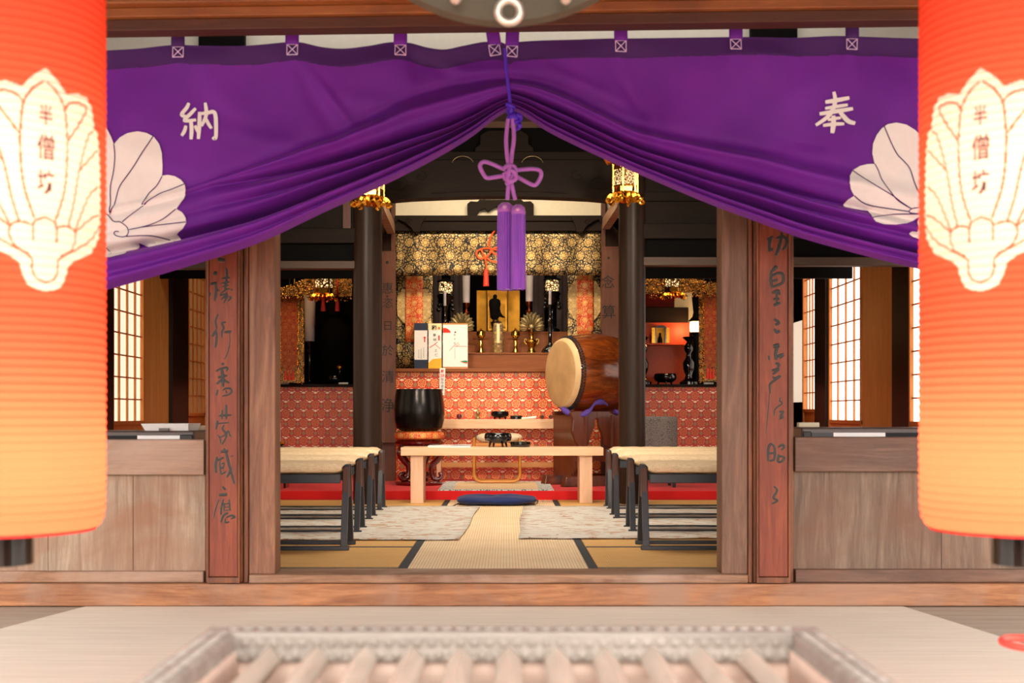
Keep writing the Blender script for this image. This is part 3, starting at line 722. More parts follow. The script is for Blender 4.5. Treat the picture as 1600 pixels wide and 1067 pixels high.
# ================================================================ BENCHES
def make_bench(x_end, y0, side, label):
    """side -1: bench runs from x_end to the left; its visible end is at x_end"""
    r = thing('folding_bench', label, 'bench', (x_end, y0+.15, 0), 'folding benches in the hall'); L = 1.45; sg = side
    def X(d): return x_end+sg*d
    def bx(mb, d0, d1, a, b, c, d): p, q_ = sorted((X(d0), X(d1))); return mb.box(p, q_, a, b, c, d)
    for yy, nm in ((y0, 'foot_bar'), (y0+.30, 'foot_bar')):
        bx(MB(), 0, L, yy-.014, yy+.014, 0, .022).build(nm, M['bench_black'], r, bevel=.003)
    for d in (.012, L-.045):
        for (ya, yb) in ((y0, y0+.115), (y0+.30, y0+.185)):
            w = .033; mb = MB(); xa, xb = sorted((X(d), X(d+w)))
            mb.hexa([(xa, ya-.016, .02), (xb, ya-.016, .02), (xb, ya+.016, .02), (xa, ya+.016, .02)], [(xa, yb-.016, .445), (xb, yb-.016, .445), (xb, yb+.016, .445), (xa, yb+.016, .445)])
            mb.build('leg', M['bench_black'], r, bevel=.003)
    for d in (.016, L-.04): bx(MB(), d, d+.022, y0+.06, y0+.24, .27, .43).build('leg_plate', M['brown_z'], r)
    for yy in (y0-.01, y0+.29): bx(MB(), .045, L-.045, yy-.014, yy+.014, .352, .40).build('rail', M['bench_black'], r, bevel=.003)
    # rounded woven seat pad hanging over the rails
    g = []
    yc = y0+.15; W_ = .21
    for i in range(41):
        t = i/40; d = .035+t*(L-.07); e = min(t, 1-t)*40; k = min(1.0, math.sqrt(max(0, 1-(1-min(e/1.6, 1))**2))*.7+.3); row = []
        for j in range(28):
            a = 2*PI*j/28; ca, sa = math.cos(a), math.sin(a); p = 3.0
            rr = (abs(ca)**p+abs(sa)**p)**(-1/p)
            row.append((X(d), yc+ca*rr*W_*(.86+.14*k), .432+sa*rr*.033*k-(.006 if abs(ca) > .9 else 0)+.0015*math.sin(i*1.7+j)))
        g.append(row)
    MB().grid(g, True).build('seat_pad', M['seat'], r)
    KIDS[r.name] = list(r.children)
    return r
def kids(o): return [c for c in bpy.data.objects if c.parent == o]
def clone(o, dx, dy, label, dz=0):
    c = o.copy(); C.objects.link(c); c.location = Vector(o.location)+Vector((dx, dy, dz)); c['label'] = label
    for ch in kids(o):
        k = ch.copy(); C.objects.link(k); k.parent = c
        for g in kids(ch): h = g.copy(); C.objects.link(h); h.parent = k
    return c
bl = make_bench(-.82, 6.86, -1, 'black framed bench with straw seat, nearest of the left row')
for (x, y), t in zip(((-.857, 7.79), (-.882, 8.71), (-.889, 9.52)), ('second back in the left row', 'third back in the left row', 'farthest back in the left row')):
    clone(bl, x+.82, y-6.86, f'black framed bench with straw seat, {t}')
br = make_bench(.711, 6.88, 1, 'black framed bench with straw seat, nearest of the right row')
for (x, y), t in zip(((.735, 7.84), (.722, 8.80), (.745, 9.66)), ('second back in the right row', 'third back in the right row', 'farthest back in the right row')):
    clone(br, x-.711, y-6.88, f'black framed bench with straw seat, {t}')

# ================================================================ TABLES, CHAIRS
Yt = 10.40
r = thing('low_table', 'long pale wooden table with slab legs in front of the red platform', 'table', (PX(784, Yt), Yt+.18, 0))
MB().box(PX(626, Yt), PX(943, Yt), Yt, Yt+.36, PZ(712, Yt), PZ(699, Yt)).build('tabletop', M['pale_wood'], r, bevel=.004)
for a, b in ((641, 661), (906, 926)): MB().box(PX(a, Yt), PX(b, Yt), Yt+.03, Yt+.33, 0, PZ(712, Yt)).build('leg', M['pale_wood_z'], r, bevel=.003)
ztt = PZ(699, Yt)
Yr = 12.27
r = thing('altar_table', 'pale wooden altar table behind the bent wood chair', 'table', (PX(781, Yr), Yr+.15, .074))
MB().box(PX(680, Yr), PX(875, Yr), Yr, Yr+.3, PZ(670, Yr), PZ(655, Yr)).build('tabletop', M['pale_wood'], r, bevel=.005)
ztr = PZ(655, Yr)
mb = MB().prism([(PX(874, Yr), PZ(656, Yr)), (PX(879, Yr), PZ(664, Yr)), (PX(880, Yr), PZ(670, Yr)), (PX(885, Yr), PZ(676, Yr)), (PX(884, Yr), .074), (PX(877, Yr), .074), (PX(877, Yr), PZ(680, Yr)), (PX(870, Yr), PZ(671, Yr))], Yr+.01, Yr+.29)
mb.build('leg', M['pale_wood_z'], r, bevel=.003)
MB().box(PX(682, Yr), PX(689, Yr), Yr+.01, Yr+.29, .074, PZ(670, Yr)).build('leg', M['pale_wood_z'], r, bevel=.003)
MB().box(PX(689, Yr), PX(877, Yr), Yr+.12, Yr+.15, PZ(731, Yr), PZ(723, Yr)).build('stretcher', M['bent_wood'], r, bevel=.002)

# bent wood chair seen from behind
Yk = 11.86; r = thing('bent_wood_chair', 'low bent wood chair with beige back between the two tables', 'chair', (PX(777, Yk), Yk+.1, .082))
def u_loop(Y):
    xa, xb = PX(740.5, Yk), PX(812.5, Yk); z0 = .082+.014; z1 = PZ(684, Yk); rr = .07
    p = [(xa, Y, z1), (xa, Y, z0+rr)]+[(xa+rr-rr*math.cos(t), Y, z0+rr-rr*math.sin(t)) for t in np.linspace(.2, PI/2, 6)]
    p += [(xb-rr+rr*math.sin(t), Y, z0+rr-rr*math.cos(t)) for t in np.linspace(0, PI/2-.2, 6)]+[(xb, Y, z0+rr), (xb, Y, z1)]
    return p
for yy in (Yk, Yk+.26): MB().tube(u_loop(yy), .013, 8, 1.5).build('leg_loop', M['bent_wood'], r)
MB().box(PX(742, Yk), PX(815, Yk), Yk+.0, Yk+.24, PZ(697, Yk), PZ(692, Yk)).build('seat', M['bent_wood'], r, bevel=.006)
cushion('seat_cushion', (PX(780, Yk), Yk+.13, PZ(692, Yk)), .42, .24, .09, M['beige'], parent=r)

# grey patterned chair behind the right column
Yg = 11.3; r = thing('upholstered_chair', 'chair with grey scale-patterned back behind the right benches', 'chair', (PX(1030, Yg), Yg+.2, .074))
g = []
for j in range(9):
    t = j/8; z = .40+t*(PZ(651, Yg)-.40)
    g.append([(PX(1004, Yg)+(PX(1058, Yg)-PX(1004, Yg))*i/8, Yg+.03*math.sin(PI*i/8), z+.004*math.sin(PI*i/8)*(t > .9)) for i in range(9)])
MB().grid(g).build('backrest', M['chair_grey'], r, solid=.04)
MB().box(PX(1004, Yg), PX(1058, Yg), Yg+.0, Yg+.38, .36, .43).build('seat', M['chair_grey'], r, bevel=.015)
for a in (1007, 1054):
    for d in (.02, .34): MB().box(PX(a, Yg)-.014, PX(a, Yg)+.014, Yg+d, Yg+d+.028, .074, .37).build('leg', M['bench_black'], r)

# ---------------------------------------------------------------- objects on the front table
def bowl(name, px, Y, zt_, rad, h, foot, nfoot, label, mat, group=None, dy=.15):
    x = PX(px, Y); c = (x, Y+dy, zt_); r = thing(name, label, 'bowl', c, group)
    pr = [(.001, foot), (rad*.62, foot+.004), (rad*.93, foot+h*.28), (rad, foot+h*.6), (rad*.95, foot+h*.92), (rad*.88, foot+h), (rad*.82, foot+h*.97), (rad*.85, foot+h*.8), (rad*.8, foot+h*.35), (.001, foot+h*.2)]
    MB().lathe(pr, c, 36).build('bowl_body', mat, r)
    for k in range(nfoot):
        a = 2*PI*k/nfoot+.5; MB().tube([(c[0]+rad*.62*math.cos(a), c[1]+rad*.62*math.sin(a), zt_+foot+.012), (c[0]+rad*.72*math.cos(a), c[1]+rad*.72*math.sin(a), zt_)], [.011, .006], 8).build('foot', mat, r)
    return r
bowl('incense_bowl', 778, Yt, ztt, .111, .085, .028, 4, 'shiny black lacquer incense bowl on short feet on the front table', M['lacquer_black'])
c = (PX(813.5, Yt), Yt+.15, ztt)
r = thing('lacquer_box', 'flat round black lacquer box beside the bowl on the front table', 'box', c)
MB().lathe([(.078, 0), (.08, .003), (.08, .024)], c, 32).build('box_body', M['lacquer_black'], r)
MB().lathe([(.083, .024), (.083, .040), (.078, .044), (.001, .045)], c, 32).build('box_lid', M['lacquer_black'], r)
g = [[(PX(667, Yt)+(PX(736, Yt)-PX(667, Yt))*i/10, Yt+.03+.2*j/6, ztt+.001+.016*math.sin(PI*min(1, (i+1)/6)/2)+.002*math.sin(i+j)) for i in range(11)] for j in range(7)]
mb = MB().grid(g); mb.box(PX(668, Yt), PX(735, Yt), Yt+.03, Yt+.23, ztt, ztt+.012); mb.build('paper_sheaf', M['white'], label='folded white paper sheaf lying at the left of the front table', cat='paper')
# on the rear table
bowl('incense_bowl', 781, Yr, ztr, .087, .062, .014, 3, 'small black footed bowl on the rear altar table', M['bowl_metal'])
c = (PX(807, Yr), Yr+.12, ztr)
r = thing('lacquer_box', 'small flat black box right of the bowl on the rear table', 'box', c)
MB().lathe([(.056, 0), (.056, .02)], c, 28).build('box_body', M['lacquer_black'], r)
MB().lathe([(.059, .02), (.059, .031), (.055, .034), (.001, .035)], c, 28).build('box_lid', M['dark_metal'], r)
MB().ball((PX(716.5, Yr), Yr+.15, ztr+.026), .026, 16).build('wooden_ball', M['maroon'], label='small glossy maroon ball on the rear table', cat='ball')
c = (PX(746, Yr), Yr+.2, ztr)
MB().lathe([(.022, 0), (.024, .01), (.010, .03), (.018, .045), (.022, .06), (.012, .075), (.006, .09), (.010, .10), (.004, .118), (.001, .125)], c, 20).build('small_vessel', M['dull_brass'], label='little dull metal lidded vessel on the rear table', cat='vessel')
MB().tube([(PX(815, Yr), Yr+.08, ztr+.008), (PX(826, Yr), Yr+.1, ztr+.012), (PX(838, Yr), Yr+.12, ztr+.018)], [.007, .011, .014], 10).build('wrapped_stick', M['white'], label='white wrapped striker lying on the rear table', cat='stick')
for k, px in enumerate((847.5, 861)):
    mb = MB().lathe([(.017, 0), (.019, .01), (.019, .12), (.017, .13)], (PX(px, Yr), Yr+.02, ztr+.02), 18, (0, 1, .02)); 
    mb.build('wooden_clapper', M['brown_z'], label=('small round brown wooden roll nearer the bowl on the rear table' if k == 0 else 'small round brown wooden roll at the right end of the rear table'), cat='wooden roll', group='wooden rolls on the rear table')

# ================================================================ BOWL GONG AND ITS STAND
Yb = 11.75; xb_ = PX(655, Yb); zs = .074
r = thing('gong_stand', 'dark red lacquered round stand with curled legs under the bowl gong', 'stand', (xb_, Yb, zs))
MB().lathe([(.205, 0), (.215, .012), (.215, .028), (.18, .036), (.001, .037)], (xb_, Yb, zs), 40).build('base_disc', M['lacquer_red'], r)
z1 = PZ(690, Yb)
MB().lathe([(.10, z1-.13), (.15, z1-.10), (.17, z1-.06), (.205, z1-.03), (.225, z1-.015), (.225, z1), (.20, z1+.012), (.001, z1+.013)], (xb_, Yb, 0), 40).build('stand_top', M['lacquer_red'], r)
for k in range(5):
    a = -PI/2+2*PI*k/5+.3; ca, sa = math.cos(a), math.sin(a)
    pr = [(.15, z1-.03), (.205, z1-.09), (.17, z1-.16), (.115, z1-.22), (.12, zs+.075), (.165, zs+.052), (.20, zs+.075), (.195, zs+.10), (.172, zs+.095)]
    pts = smooth_line([(xb_+q*ca, Yb+q*sa, z) for q, z in pr], 5)
    MB().tube(pts, [.03-.016*i/len(pts) for i in range(len(pts))], 10).build('leg', M['lacquer_red'], r)
z2 = z1+.013
MB().lathe([(.001, 0), (.19, .002), (.222, .018), (.228, .045), (.215, .072), (.18, .082), (.001, .083)], (xb_, Yb, z2), 40).build('gong_cushion', M['orange_brocade'], label='round orange brocade cushion under the black bowl gong', cat='cushion')
z3 = z2+.081; H = PZ(608, Yb)-z3
pr = [(.001, 0), (.16, .002), (.205, .03), (.225, .10), (.229, .19), (.220, .28), (.207, H-.02), (.205, H), (.198, H), (.199, H-.03), (.212, .26), (.214, .12), (.15, .03), (.001, .02)]
MB().lathe(pr, (xb_, Yb, z3), 56).build('bowl_gong', M['bowl_metal'], label='large black bronze bowl gong on an orange cushion', cat='gong')

# ================================================================ DRUM
Dc = Vector(P(877, 583, 11.62)); ax = Vector((.90, .43, 0)).normalized(); nrm = Vector((ax.y, -ax.x, 0)); L = .62
r = thing('temple_drum', 'large barrel drum with pale skin head and brown lacquered body', 'drum', (Dc.x, Dc.y, Dc.z-.33))
prof = [(.300+.062*math.sin(PI*t)**.8, L*t) for t in np.linspace(0, 1, 25)]
MB().lathe(prof, Dc, 64, ax).build('drum_body', M['drum_wood'], r)
skin = plain('drum_skin', (192,154,106), .55, var=.18, scale=5)
skin_edge = plain('drum_skin_edge', (210,178,130), .55, var=.08, scale=12)
MB().lathe([(.001, -.022), (.15, -.021), (.262, -.018), (.285, -.012)], Dc, 64, ax, close=False).build('drum_head', skin, r)
MB().lathe([(.285, -.012), (.300, -.004), (.312, .02), (.322, .085), (.325, .088)], Dc, 64, ax, close=False).build('drum_head_rim', skin_edge, r)
MB().lathe([(.001, L+.022), (.262, L+.018), (.300, L+.004), (.316, L-.03), (.325, L-.088)], Dc, 64, ax, close=False).build('drum_head', skin, r)
mb = MB(); qd = Vector((0,0,1)).rotation_difference(ax)
for row, (rr, zz) in enumerate(((.319, .040), (.323, .064))):
    for k in range(78):
        a = 2*PI*(k+row*.5)/78; mb.ball(Dc+qd @ Vector((rr*math.cos(a), rr*math.sin(a), zz)), .0115, 6)
mb.build('tack_rows', M['ink'], r)
top = Dc+ax*.36+Vector((0, 0, .358))
mb = MB(); mb.lathe([(.03, -.003), (.03, .006), (.012, .014)], top, 14)
mb.tube([top+Vector((.045*math.cos(a), -.01+.01*math.cos(a), .012+.02*math.sin(a))) for a in np.linspace(0, 2*PI, 20)], .006, 8)
mb.build('ring_handle', M['dark_metal'], r)
# drum stand
def W3(s, t, z): p = Dc+ax*s+nrm*t; return (p.x, p.y, z)
r = thing('drum_stand', 'dark red-brown carved wooden stand with bell-shaped cutout under the drum', 'stand', (Dc.x+.3, Dc.y+.1, .074))
def panel(t0, t1):
    # outline in (s, z) with a bell-shaped hole, built as a left and a right half
    mb = MB(); c = .245
    outL = [(.00, .16), (.04, .16), (.04, .30), (.10, .36), (.07, .42), (.03, .47), (.00, .56), (.01, .66), (-.02, .72), (.02, .735), (.12, .735), (c, .735)]
    hole = [(c, .675), (c-.018, .66), (c-.022, .60), (c-.06, .53), (c-.085, .44), (c-.115, .42), (c-.12, .405), (c, .405)]
    low = [(c, .30), (c-.06, .28), (c-.10, .22), (c-.13, .16)]
    outR = [(.70, .16), (.66, .16), (.66, .30), (.62, .36), (.65, .42), (.68, .47), (.71, .56), (.70, .66), (.72, .72), (.68, .735), (.5, .735), (c, .735)]
    L1 = outL+hole+low; L2 = outR+[(2*c-s_, z) for s_, z in hole]+[(c, .30), (c+.1, .28), (.50, .24), (.56, .16)]
    for LL in (L1, L2):
        n = len(LL); vs_ = [W3(s_, t0, z) for s_, z in LL]+[W3(s_, t1, z) for s_, z in LL]
        mb.add(vs_, [tuple(range(n)), tuple(range(2*n-1, n-1, -1))]+[((i+1) % n, i, i+n, (i+1) % n+n) for i in range(n)])
    return mb
panel(.17, .21).build('side_panel', M['stand_wood'], r, bevel=.004)
for za, zb_ in ((.68, .735), (.36, .40)): MB().hexa([W3(.02, -.21, za), W3(.68, -.21, za), W3(.68, -.17, za), W3(.02, -.17, za)], [W3(.02, -.21, zb_), W3(.68, -.21, zb_), W3(.68, -.17, zb_), W3(.02, -.17, zb_)]).build('back_rail', M['stand_wood'], r)
for s_ in (.04, .66):
    mb = MB()
    mb.hexa([W3(s_-.02, -.19, .16), W3(s_+.02, -.19, .16), W3(s_+.02, -.19, .70), W3(s_-.02, -.19, .70)], [W3(s_-.02, .19, .16), W3(s_+.02, .19, .16), W3(s_+.02, .19, .70), W3(s_-.02, .19, .70)])
    mb.build('end_board', M['stand_wood'], r)
for t in (.19, -.19):
    mb = MB().hexa([W3(-.09, t-.045, .074), W3(.76, t-.045, .074), W3(.76, t+.045, .074), W3(-.09, t+.045, .074)], [W3(-.07, t-.035, .165), W3(.74, t-.035, .165), W3(.74, t+.035, .165), W3(-.07, t+.035, .165)])
    mb.build('foot_beam', M['stand_wood'], r, bevel=.006)
for sp in (.13, .40):
    mb = MB().tube([W3(sp, .215, .17), W3(sp, .215, .70)], .016, 8); mb.build('post', M['stand_wood'], r)
# purple cloth pads between drum and stand
r = thing('purple_cloth', 'purple padding cloth tucked between the drum and its stand', 'cloth', W3(.3, 0, .70))
pts = smooth_line([W3(.0, .02, .76), W3(.02, .12, .715), W3(.08, .19, .70), W3(.15, .235, .735), W3(.19, .27, .80), W3(.25, .29, .815), W3(.31, .275, .79)], 5)
MB().tube(pts, [.02+.008*math.sin(i*.6) for i in range(len(pts))], 10, .8).build('cloth_roll', M['purple_cloth'], r)
pts = smooth_line([W3(.40, .24, .735), W3(.48, .235, .715), W3(.58, .235, .73), W3(.66, .22, .76)], 5)
MB().tube(pts, .02, 10, .8).build('cloth_roll', M['purple_cloth'], r)
# ================================================================ MAIN ALTAR
Yo = 12.56
def cloth_panel(name, x0, x1, z0, z1, y, amp, waves, mat, **k):
    g = []; n = max(12, int(waves*8))
    for i in range(7):
        t = i/6; z = z1+(z0-z1)*t
        g.append([(x0+(x1-x0)*j/n, y+amp*math.sin(2*PI*waves*j/n+.4)*(.3+.7*t), z) for j in range(n+1)])
    return MB().grid(g).build(name, mat, solid=.004, **k)
# altar body with brocade front
ZS = PZ(575.5, 12.53)
r = thing('main_altar', 'central altar of brown wood with a vermilion brocade front and a narrow shelf', 'altar', (-.03, 13.2, .074))
MB().box(-1.17, 1.08, 12.62, 14.2, .074, 1.112).build('altar_body', M['altar_wood'], r)
MB().box(-1.17, 1.08, 12.58, 12.615, .076, 1.11).build('brocade_front', M['red_brocade'], r)
MB().box(-1.09, 1.00, 12.53, 14.2, 1.112, ZS).build('front_shelf', M['altar_wood'], r, bevel=.004)
Y2 = 12.86; z2t = PZ(551, Y2)
r = thing('altar_tier', 'lower brown wooden tier standing on the altar shelf, brass cups on it', 'altar tier', (-.03, 13.4, ZS))
MB().box(PX(700, Y2), 1.00, Y2, 14.2, ZS, z2t-.014).build('tier_body', M['altar_wood'], r)
MB().box(PX(700, Y2), 1.00, Y2-.012, 13.159, z2t-.014, z2t).build('tier_top', M['altar_wood'], r, bevel=.003)
Y3 = 13.16; z3t = PZ(518, Y3)
MB().box(PX(704, Y3), .95, Y3, 14.2, z2t-.014, z3t).build('altar_tier', M['altar_wood'], label='upper brown wooden tier behind the brass cups, gold shrine on it', cat='altar tier', bevel=.003)
for a, b in ((673, 690), (704, 723), (832, 851), (870, 888)):
    cloth_panel('mauve_curtain', PX(a, 14.05), PX(b, 14.05), z3t if a > 700 else z2t*0+ZS, 2.7, 14.05, .012, 2, M['mauve'], label=f'dull mauve cloth strip hanging behind the altar, {"left of" if a < 700 else "right of" if a < 800 else "left of" if a < 860 else "right of"} the {"left" if a < 800 else "right"} lit altar lamp', cat='curtain', group='mauve strips behind the altar')
# gold scroll valance
cloth_panel('altar_valance', PX(617, 12.46), PX(941, 12.46), PZ(430, 12.46), PZ(358, 12.46), 12.47, .012, 7, M['gold_brocade'], label='wide black and gold scroll-patterned brocade valance over the altar', cat='curtain')
# orange knotted cord with small tassel
def pxl(pts, Y): return [P(x, y, Y) for x, y in pts]
r = thing('knotted_cord', 'orange knotted cord with small red tassel hanging on the gold valance', 'cord', P(763, 410, 12.43))
ln = smooth_line([(773,360),(766,372),(764,386),(772,396),(790,402),(780,392),(762,388),(750,390),(744,396),(750,404),(762,400),(772,388),(785,387),(792,394),(784,408),(768,408),(756,398),(752,390),(758,404),(760,414)], 6)
MB().tube([P(x, y, 12.43+.006*math.sin(i*.5)) for i, (x, y) in enumerate(ln)], .009, 8).build('knot', M['cord_orange'], r)
MB().lathe([(.012, PZ(420, 12.43)), (.022, PZ(424, 12.43)), (.028, PZ(447, 12.43)), (.001, PZ(447.2, 12.43))], (PX(759.5, 12.43), 12.43, 0), 16).build('tassel', M['cord_red'], r)
MB().tube([P(760, 410, 12.43), P(760, 421, 12.43)], .007, 8).build('cord_end', M['cord_orange'], r)
# side banners
def banner(x0, x1, y0, y1, Y, strip, octa, label, group, bmat, smat, omat):
    r = thing('altar_banner', label, 'banner', (PX((x0+x1)/2, Y), Y, PZ(y1, Y)), group)
    cloth_panel('banner_cloth', PX(x0, Y), PX(x1, Y), PZ(y1, Y), PZ(y0, Y), Y, .008, 2, bmat, parent=r)
    if octa:
        a, b, c, d = octa; ch = (d-c)*.24
        pts = [(a+8, c), (b-8, c), (b, c+ch), (b, d-ch), (b-10, d), (a+10, d), (a, d-ch), (a, c+ch)]
        MB().prism([(PX(x, Y), PZ(y, Y)) for x, y in pts], Y-.03, Y-.018).build('octagonal_panel', omat, r)
    a, b, c, d = strip
    cloth_panel('centre_strip', PX(a, Y), PX(b, Y), PZ(d, Y), PZ(c, Y), Y-.04, .006, 1, smat, parent=r)
    return r
banner(619, 676, 431, 574, 12.74, (634, 661, 432, 535), (621, 674, 452, 505), 'black and gold banner with orange strip at the left end of the altar', 'brocade banners at the altar ends', M['gold_brocade'], M['orange_brocade'], M['ivory_brocade'])
banner(887, 940, 428, 574, 12.74, (901, 927, 427, 530), (888, 939, 440, 500), 'black and gold banner with orange strip above the drum', 'brocade banners at the altar ends', M['gold_brocade'], M['orange_brocade'], M['ivory_brocade'])

# offering boxes
def gift(x0, x1, y0, y1, name, label):
    Y = 12.60; r = thing(name, label, 'box', (PX((x0+x1)/2, Y), Y+.03, ZS), 'gift boxes leaning on the altar shelf')
    return r, Y
def pb(x0, x1, y0, y1, Y, d): return MB().box(PX(x0, Y), PX(x1, Y), Y, Y+d, max(ZS, PZ(y1, Y)) if y1 < 575 else ZS, PZ(y0, Y))
r, Y = gift(647.5, 667.5, 505, 576, 'gift_box', 'tall narrow white gift box with navy ends, left of three')
pb(647.5, 667.5, 505, 575.5, Y, .06).build('box_body', M['white'], r, bevel=.002)
pb(647.2, 667.8, 504.8, 516, Y-.002, .064).build('navy_end', M['navy'], r); pb(647.2, 667.8, 562, 575.6, Y-.002, .064).build('navy_end', M['navy'], r)
mb = MB(); pb_ = lambda x, y, w, h: mb.pbox(x, x+w, y, y+h, Y-.003, .002)
for cx_, ya in ((662, 544), (658, 546), (654.3, 547)):
    for k in range(7):
        yy = ya+k*2.3; s = 1.6
        if yy < 560: glyph_mb(mb, '木王古三中日山'[k], PX(cx_, Y), PZ(yy, Y), s*Y/F, Y-.002, .02)
mb.build('small_writing', M['ink'], r)
mb = MB(); mb.pbox(662, 665, 526, 528.5, Y-.003, .002); mb.pbox(662.7, 664.3, 528.5, 534.5, Y-.003, .002); mb.build('red_mark', M['red_ink'], r)
r, Y = gift(669.5, 690, 505.5, 576, 'gift_box', 'tall narrow gift box with cream top and yellow foot, middle of three')
pb(669.5, 689.8, 505.5, 575.5, Y, .06).build('box_body', M['white'], r, bevel=.002)
pb(669.2, 690, 505.3, 515.5, Y-.002, .064).build('cream_end', M['cream'], r)
MB().prism([(PX(669.3, Y), PZ(567, Y)), (PX(676, Y), PZ(561, Y)), (PX(689.9, Y), PZ(559.5, Y)), (PX(689.9, Y), PZ(575.6, Y)), (PX(669.3, Y), PZ(575.6, Y))], Y-.003, Y+.003).build('yellow_end', M['yellow'], r)
mb = MB(); glyph_mb(mb, '和', PX(678, Y), PZ(512, Y), 8*Y/F, Y-.003, .03)
for ch, cx_, cy in (('奉', 679, 523.5), ('納', 679.5, 530.5)): glyph_mb(mb, ch, PX(cx_, Y), PZ(cy, Y), 5*Y/F, Y-.002, .0)
glyph_mb(mb, '上', PX(681, Y), PZ(547, Y), 5*Y/F, Y-.002); glyph_mb(mb, '仁', PX(682, Y), PZ(554.5, Y), 5*Y/F, Y-.002)
mb.build('brush_writing', M['ink'], r)
mb = MB(); mb.pbox(684.5, 687.5, 511, 514.5, Y-.004, .002); mb.build('orange_seal', M['cord_orange'], r)
mb = MB(); mb.tube(pxl([(671.5, 543), (679, 538), (684, 534)], Y-.002), .003, 5); mb.tube(pxl([(680, 538), (688, 545)], Y-.002), .0022, 5); mb.pbox(684.7, 687, 524, 532, Y-.003, .002)
mb.build('red_decoration', M['red_ink'], r)
r, Y = gift(692, 731, 505, 576, 'gift_box', 'wide white gift box with red fan and green leaf, right of three')
pb(692, 730.5, 505, 575.8, Y, .07).build('box_body', M['white'], r, bevel=.002)
mb = MB(); mb.pbox(691.8, 730.7, 504.8, 507, Y-.002, .074); mb.pbox(691.8, 730.7, 573.2, 576, Y-.002, .074); mb.build('tan_edge', M['bent_wood'], r)
MB().pbox(691.9, 730.8, 520, 573, Y-.006, .006).build('wrapping_sheet', M['white'], r)
MB().prism([(PX(x, Y), PZ(y, Y)) for x, y in [(692.3, 519.8), (692.3, 512.5), (696, 512.3), (700, 514), (703, 516.5), (704.5, 519.8)]], Y-.004, Y).build('red_fan', M['red_ink'], r)
mb = MB(); mb.tube(pxl([(711, 541), (722, 541), (730, 541.3)], Y-.008), .0018, 5); mb.tube(pxl([(702, 548), (708, 541.5), (716, 535), (718, 538), (711, 541.5)], Y-.008), .0018, 5)
mb.prism([(PX(x, Y), PZ(y, Y)) for x, y in [(719, 564.5), (726, 563.3), (730, 564.5), (730, 568), (724, 567)]], Y-.009, Y-.007); mb.build('red_cord_print', M['cord_orange'], r)
MB().prism([(PX(x, Y), PZ(y, Y)) for x, y in [(720, 564), (727, 563.2), (730.5, 563.6), (730.5, 566), (725, 566)]], Y-.012, Y-.0095).build('green_leaf', M['green_ink'], r)
mb = MB()
for ch, cy in (('お', 523), ('そ', 530), ('な', 536)): glyph_mb(mb, ch, PX(710.5, Y), PZ(cy, Y), 3*Y/F, Y-.0075)
mb.pbox(710, 712.5, 518, 520, Y-.003, .002); mb.tube(pxl([(710.8, 543), (710.8, 561)], Y-.007), .0012, 4); mb.build('brush_writing', M['ink'], r)
# paper slip hanging from the shelf edge
r = thing('paper_slip', 'narrow white paper slip with red and black writing below the gift boxes', 'paper', P(690.5, 617, 12.5))
MB().hexa([P(686.5, 617.5, 12.50), P(694.6, 617.5, 12.50), P(694.6, 617.5, 12.503), P(686.5, 617.5, 12.503)], [P(687, 575, 12.515), P(695.8, 575, 12.515), P(695.8, 575, 12.518), P(687, 575, 12.518)]).build('paper', M['white'], r)
mb = MB()
for ch, cy in (('奉', 580), ('納', 586.5)): glyph_mb(mb, ch, PX(691.2, 12.5), PZ(cy, 12.5), 6*12.5/F, 12.499, .02)
mb.build('red_writing', M['red_ink'], r)
mb = MB()
for ch, cy in (('加', 592.5), ('持', 598), ('酒', 603.5), ('善', 609), ('一', 614.5)): glyph_mb(mb, ch, PX(690.8, 12.5), PZ(cy, 12.5), 4.6*12.5/F, 12.497)
mb.build('black_writing', M['ink'], r)

# golden shrine with dark figure
Ys = 13.5; zb3 = z3t
r = thing('gold_shrine', 'open gold-leaf shrine cabinet with three panels in the middle of the altar', 'shrine', (PX(779, Ys), Ys+.05, zb3))
k0, k1 = PZ(454, Ys), PZ(517.5, Ys)
k1 = zb3
MB().box(PX(745, Ys), PX(812, Ys), Ys+.10, Ys+.13, k1, k0+.01).build('back_panel', M['shrine_gold'], r)
for a, b, sx in ((745, 760.5, -1), (793.5, 812, 1)):
    xa, xb = PX(a, Ys), PX(b, Ys)
    mb = MB()
    if sx < 0: mb.hexa([(xa, Ys-.01, k1), (xb, Ys+.02, k1), (xb, Ys+.04, k1), (xa, Ys+.01, k1)], [(xa, Ys-.01, k0), (xb, Ys+.02, k0), (xb, Ys+.04, k0), (xa, Ys+.01, k0)])
    else: mb.hexa([(xa, Ys+.02, k1), (xb, Ys-.01, k1), (xb, Ys+.01, k1), (xa, Ys+.04, k1)], [(xa, Ys+.02, k0), (xb, Ys-.01, k0), (xb, Ys+.01, k0), (xa, Ys+.04, k0)])
    mb.build('door_leaf', M['shrine_gold'], r, bevel=.002)
mb = MB()
for a in (760.8, 793): mb.pbox(a-.5, a+.5, 454, 518, Ys-.002, .02)
mb.build('door_edge', M['lacquer_black'], r)
mb = MB()
for a in (763.3, 790.8): mb.pbox(a-.6, a+.6, 458, 514, Ys-.01, .01)
mb.pbox(763, 791, 513.5, 515.5, Ys-.01, .01); mb.build('inner_frame', M['gold'], r)
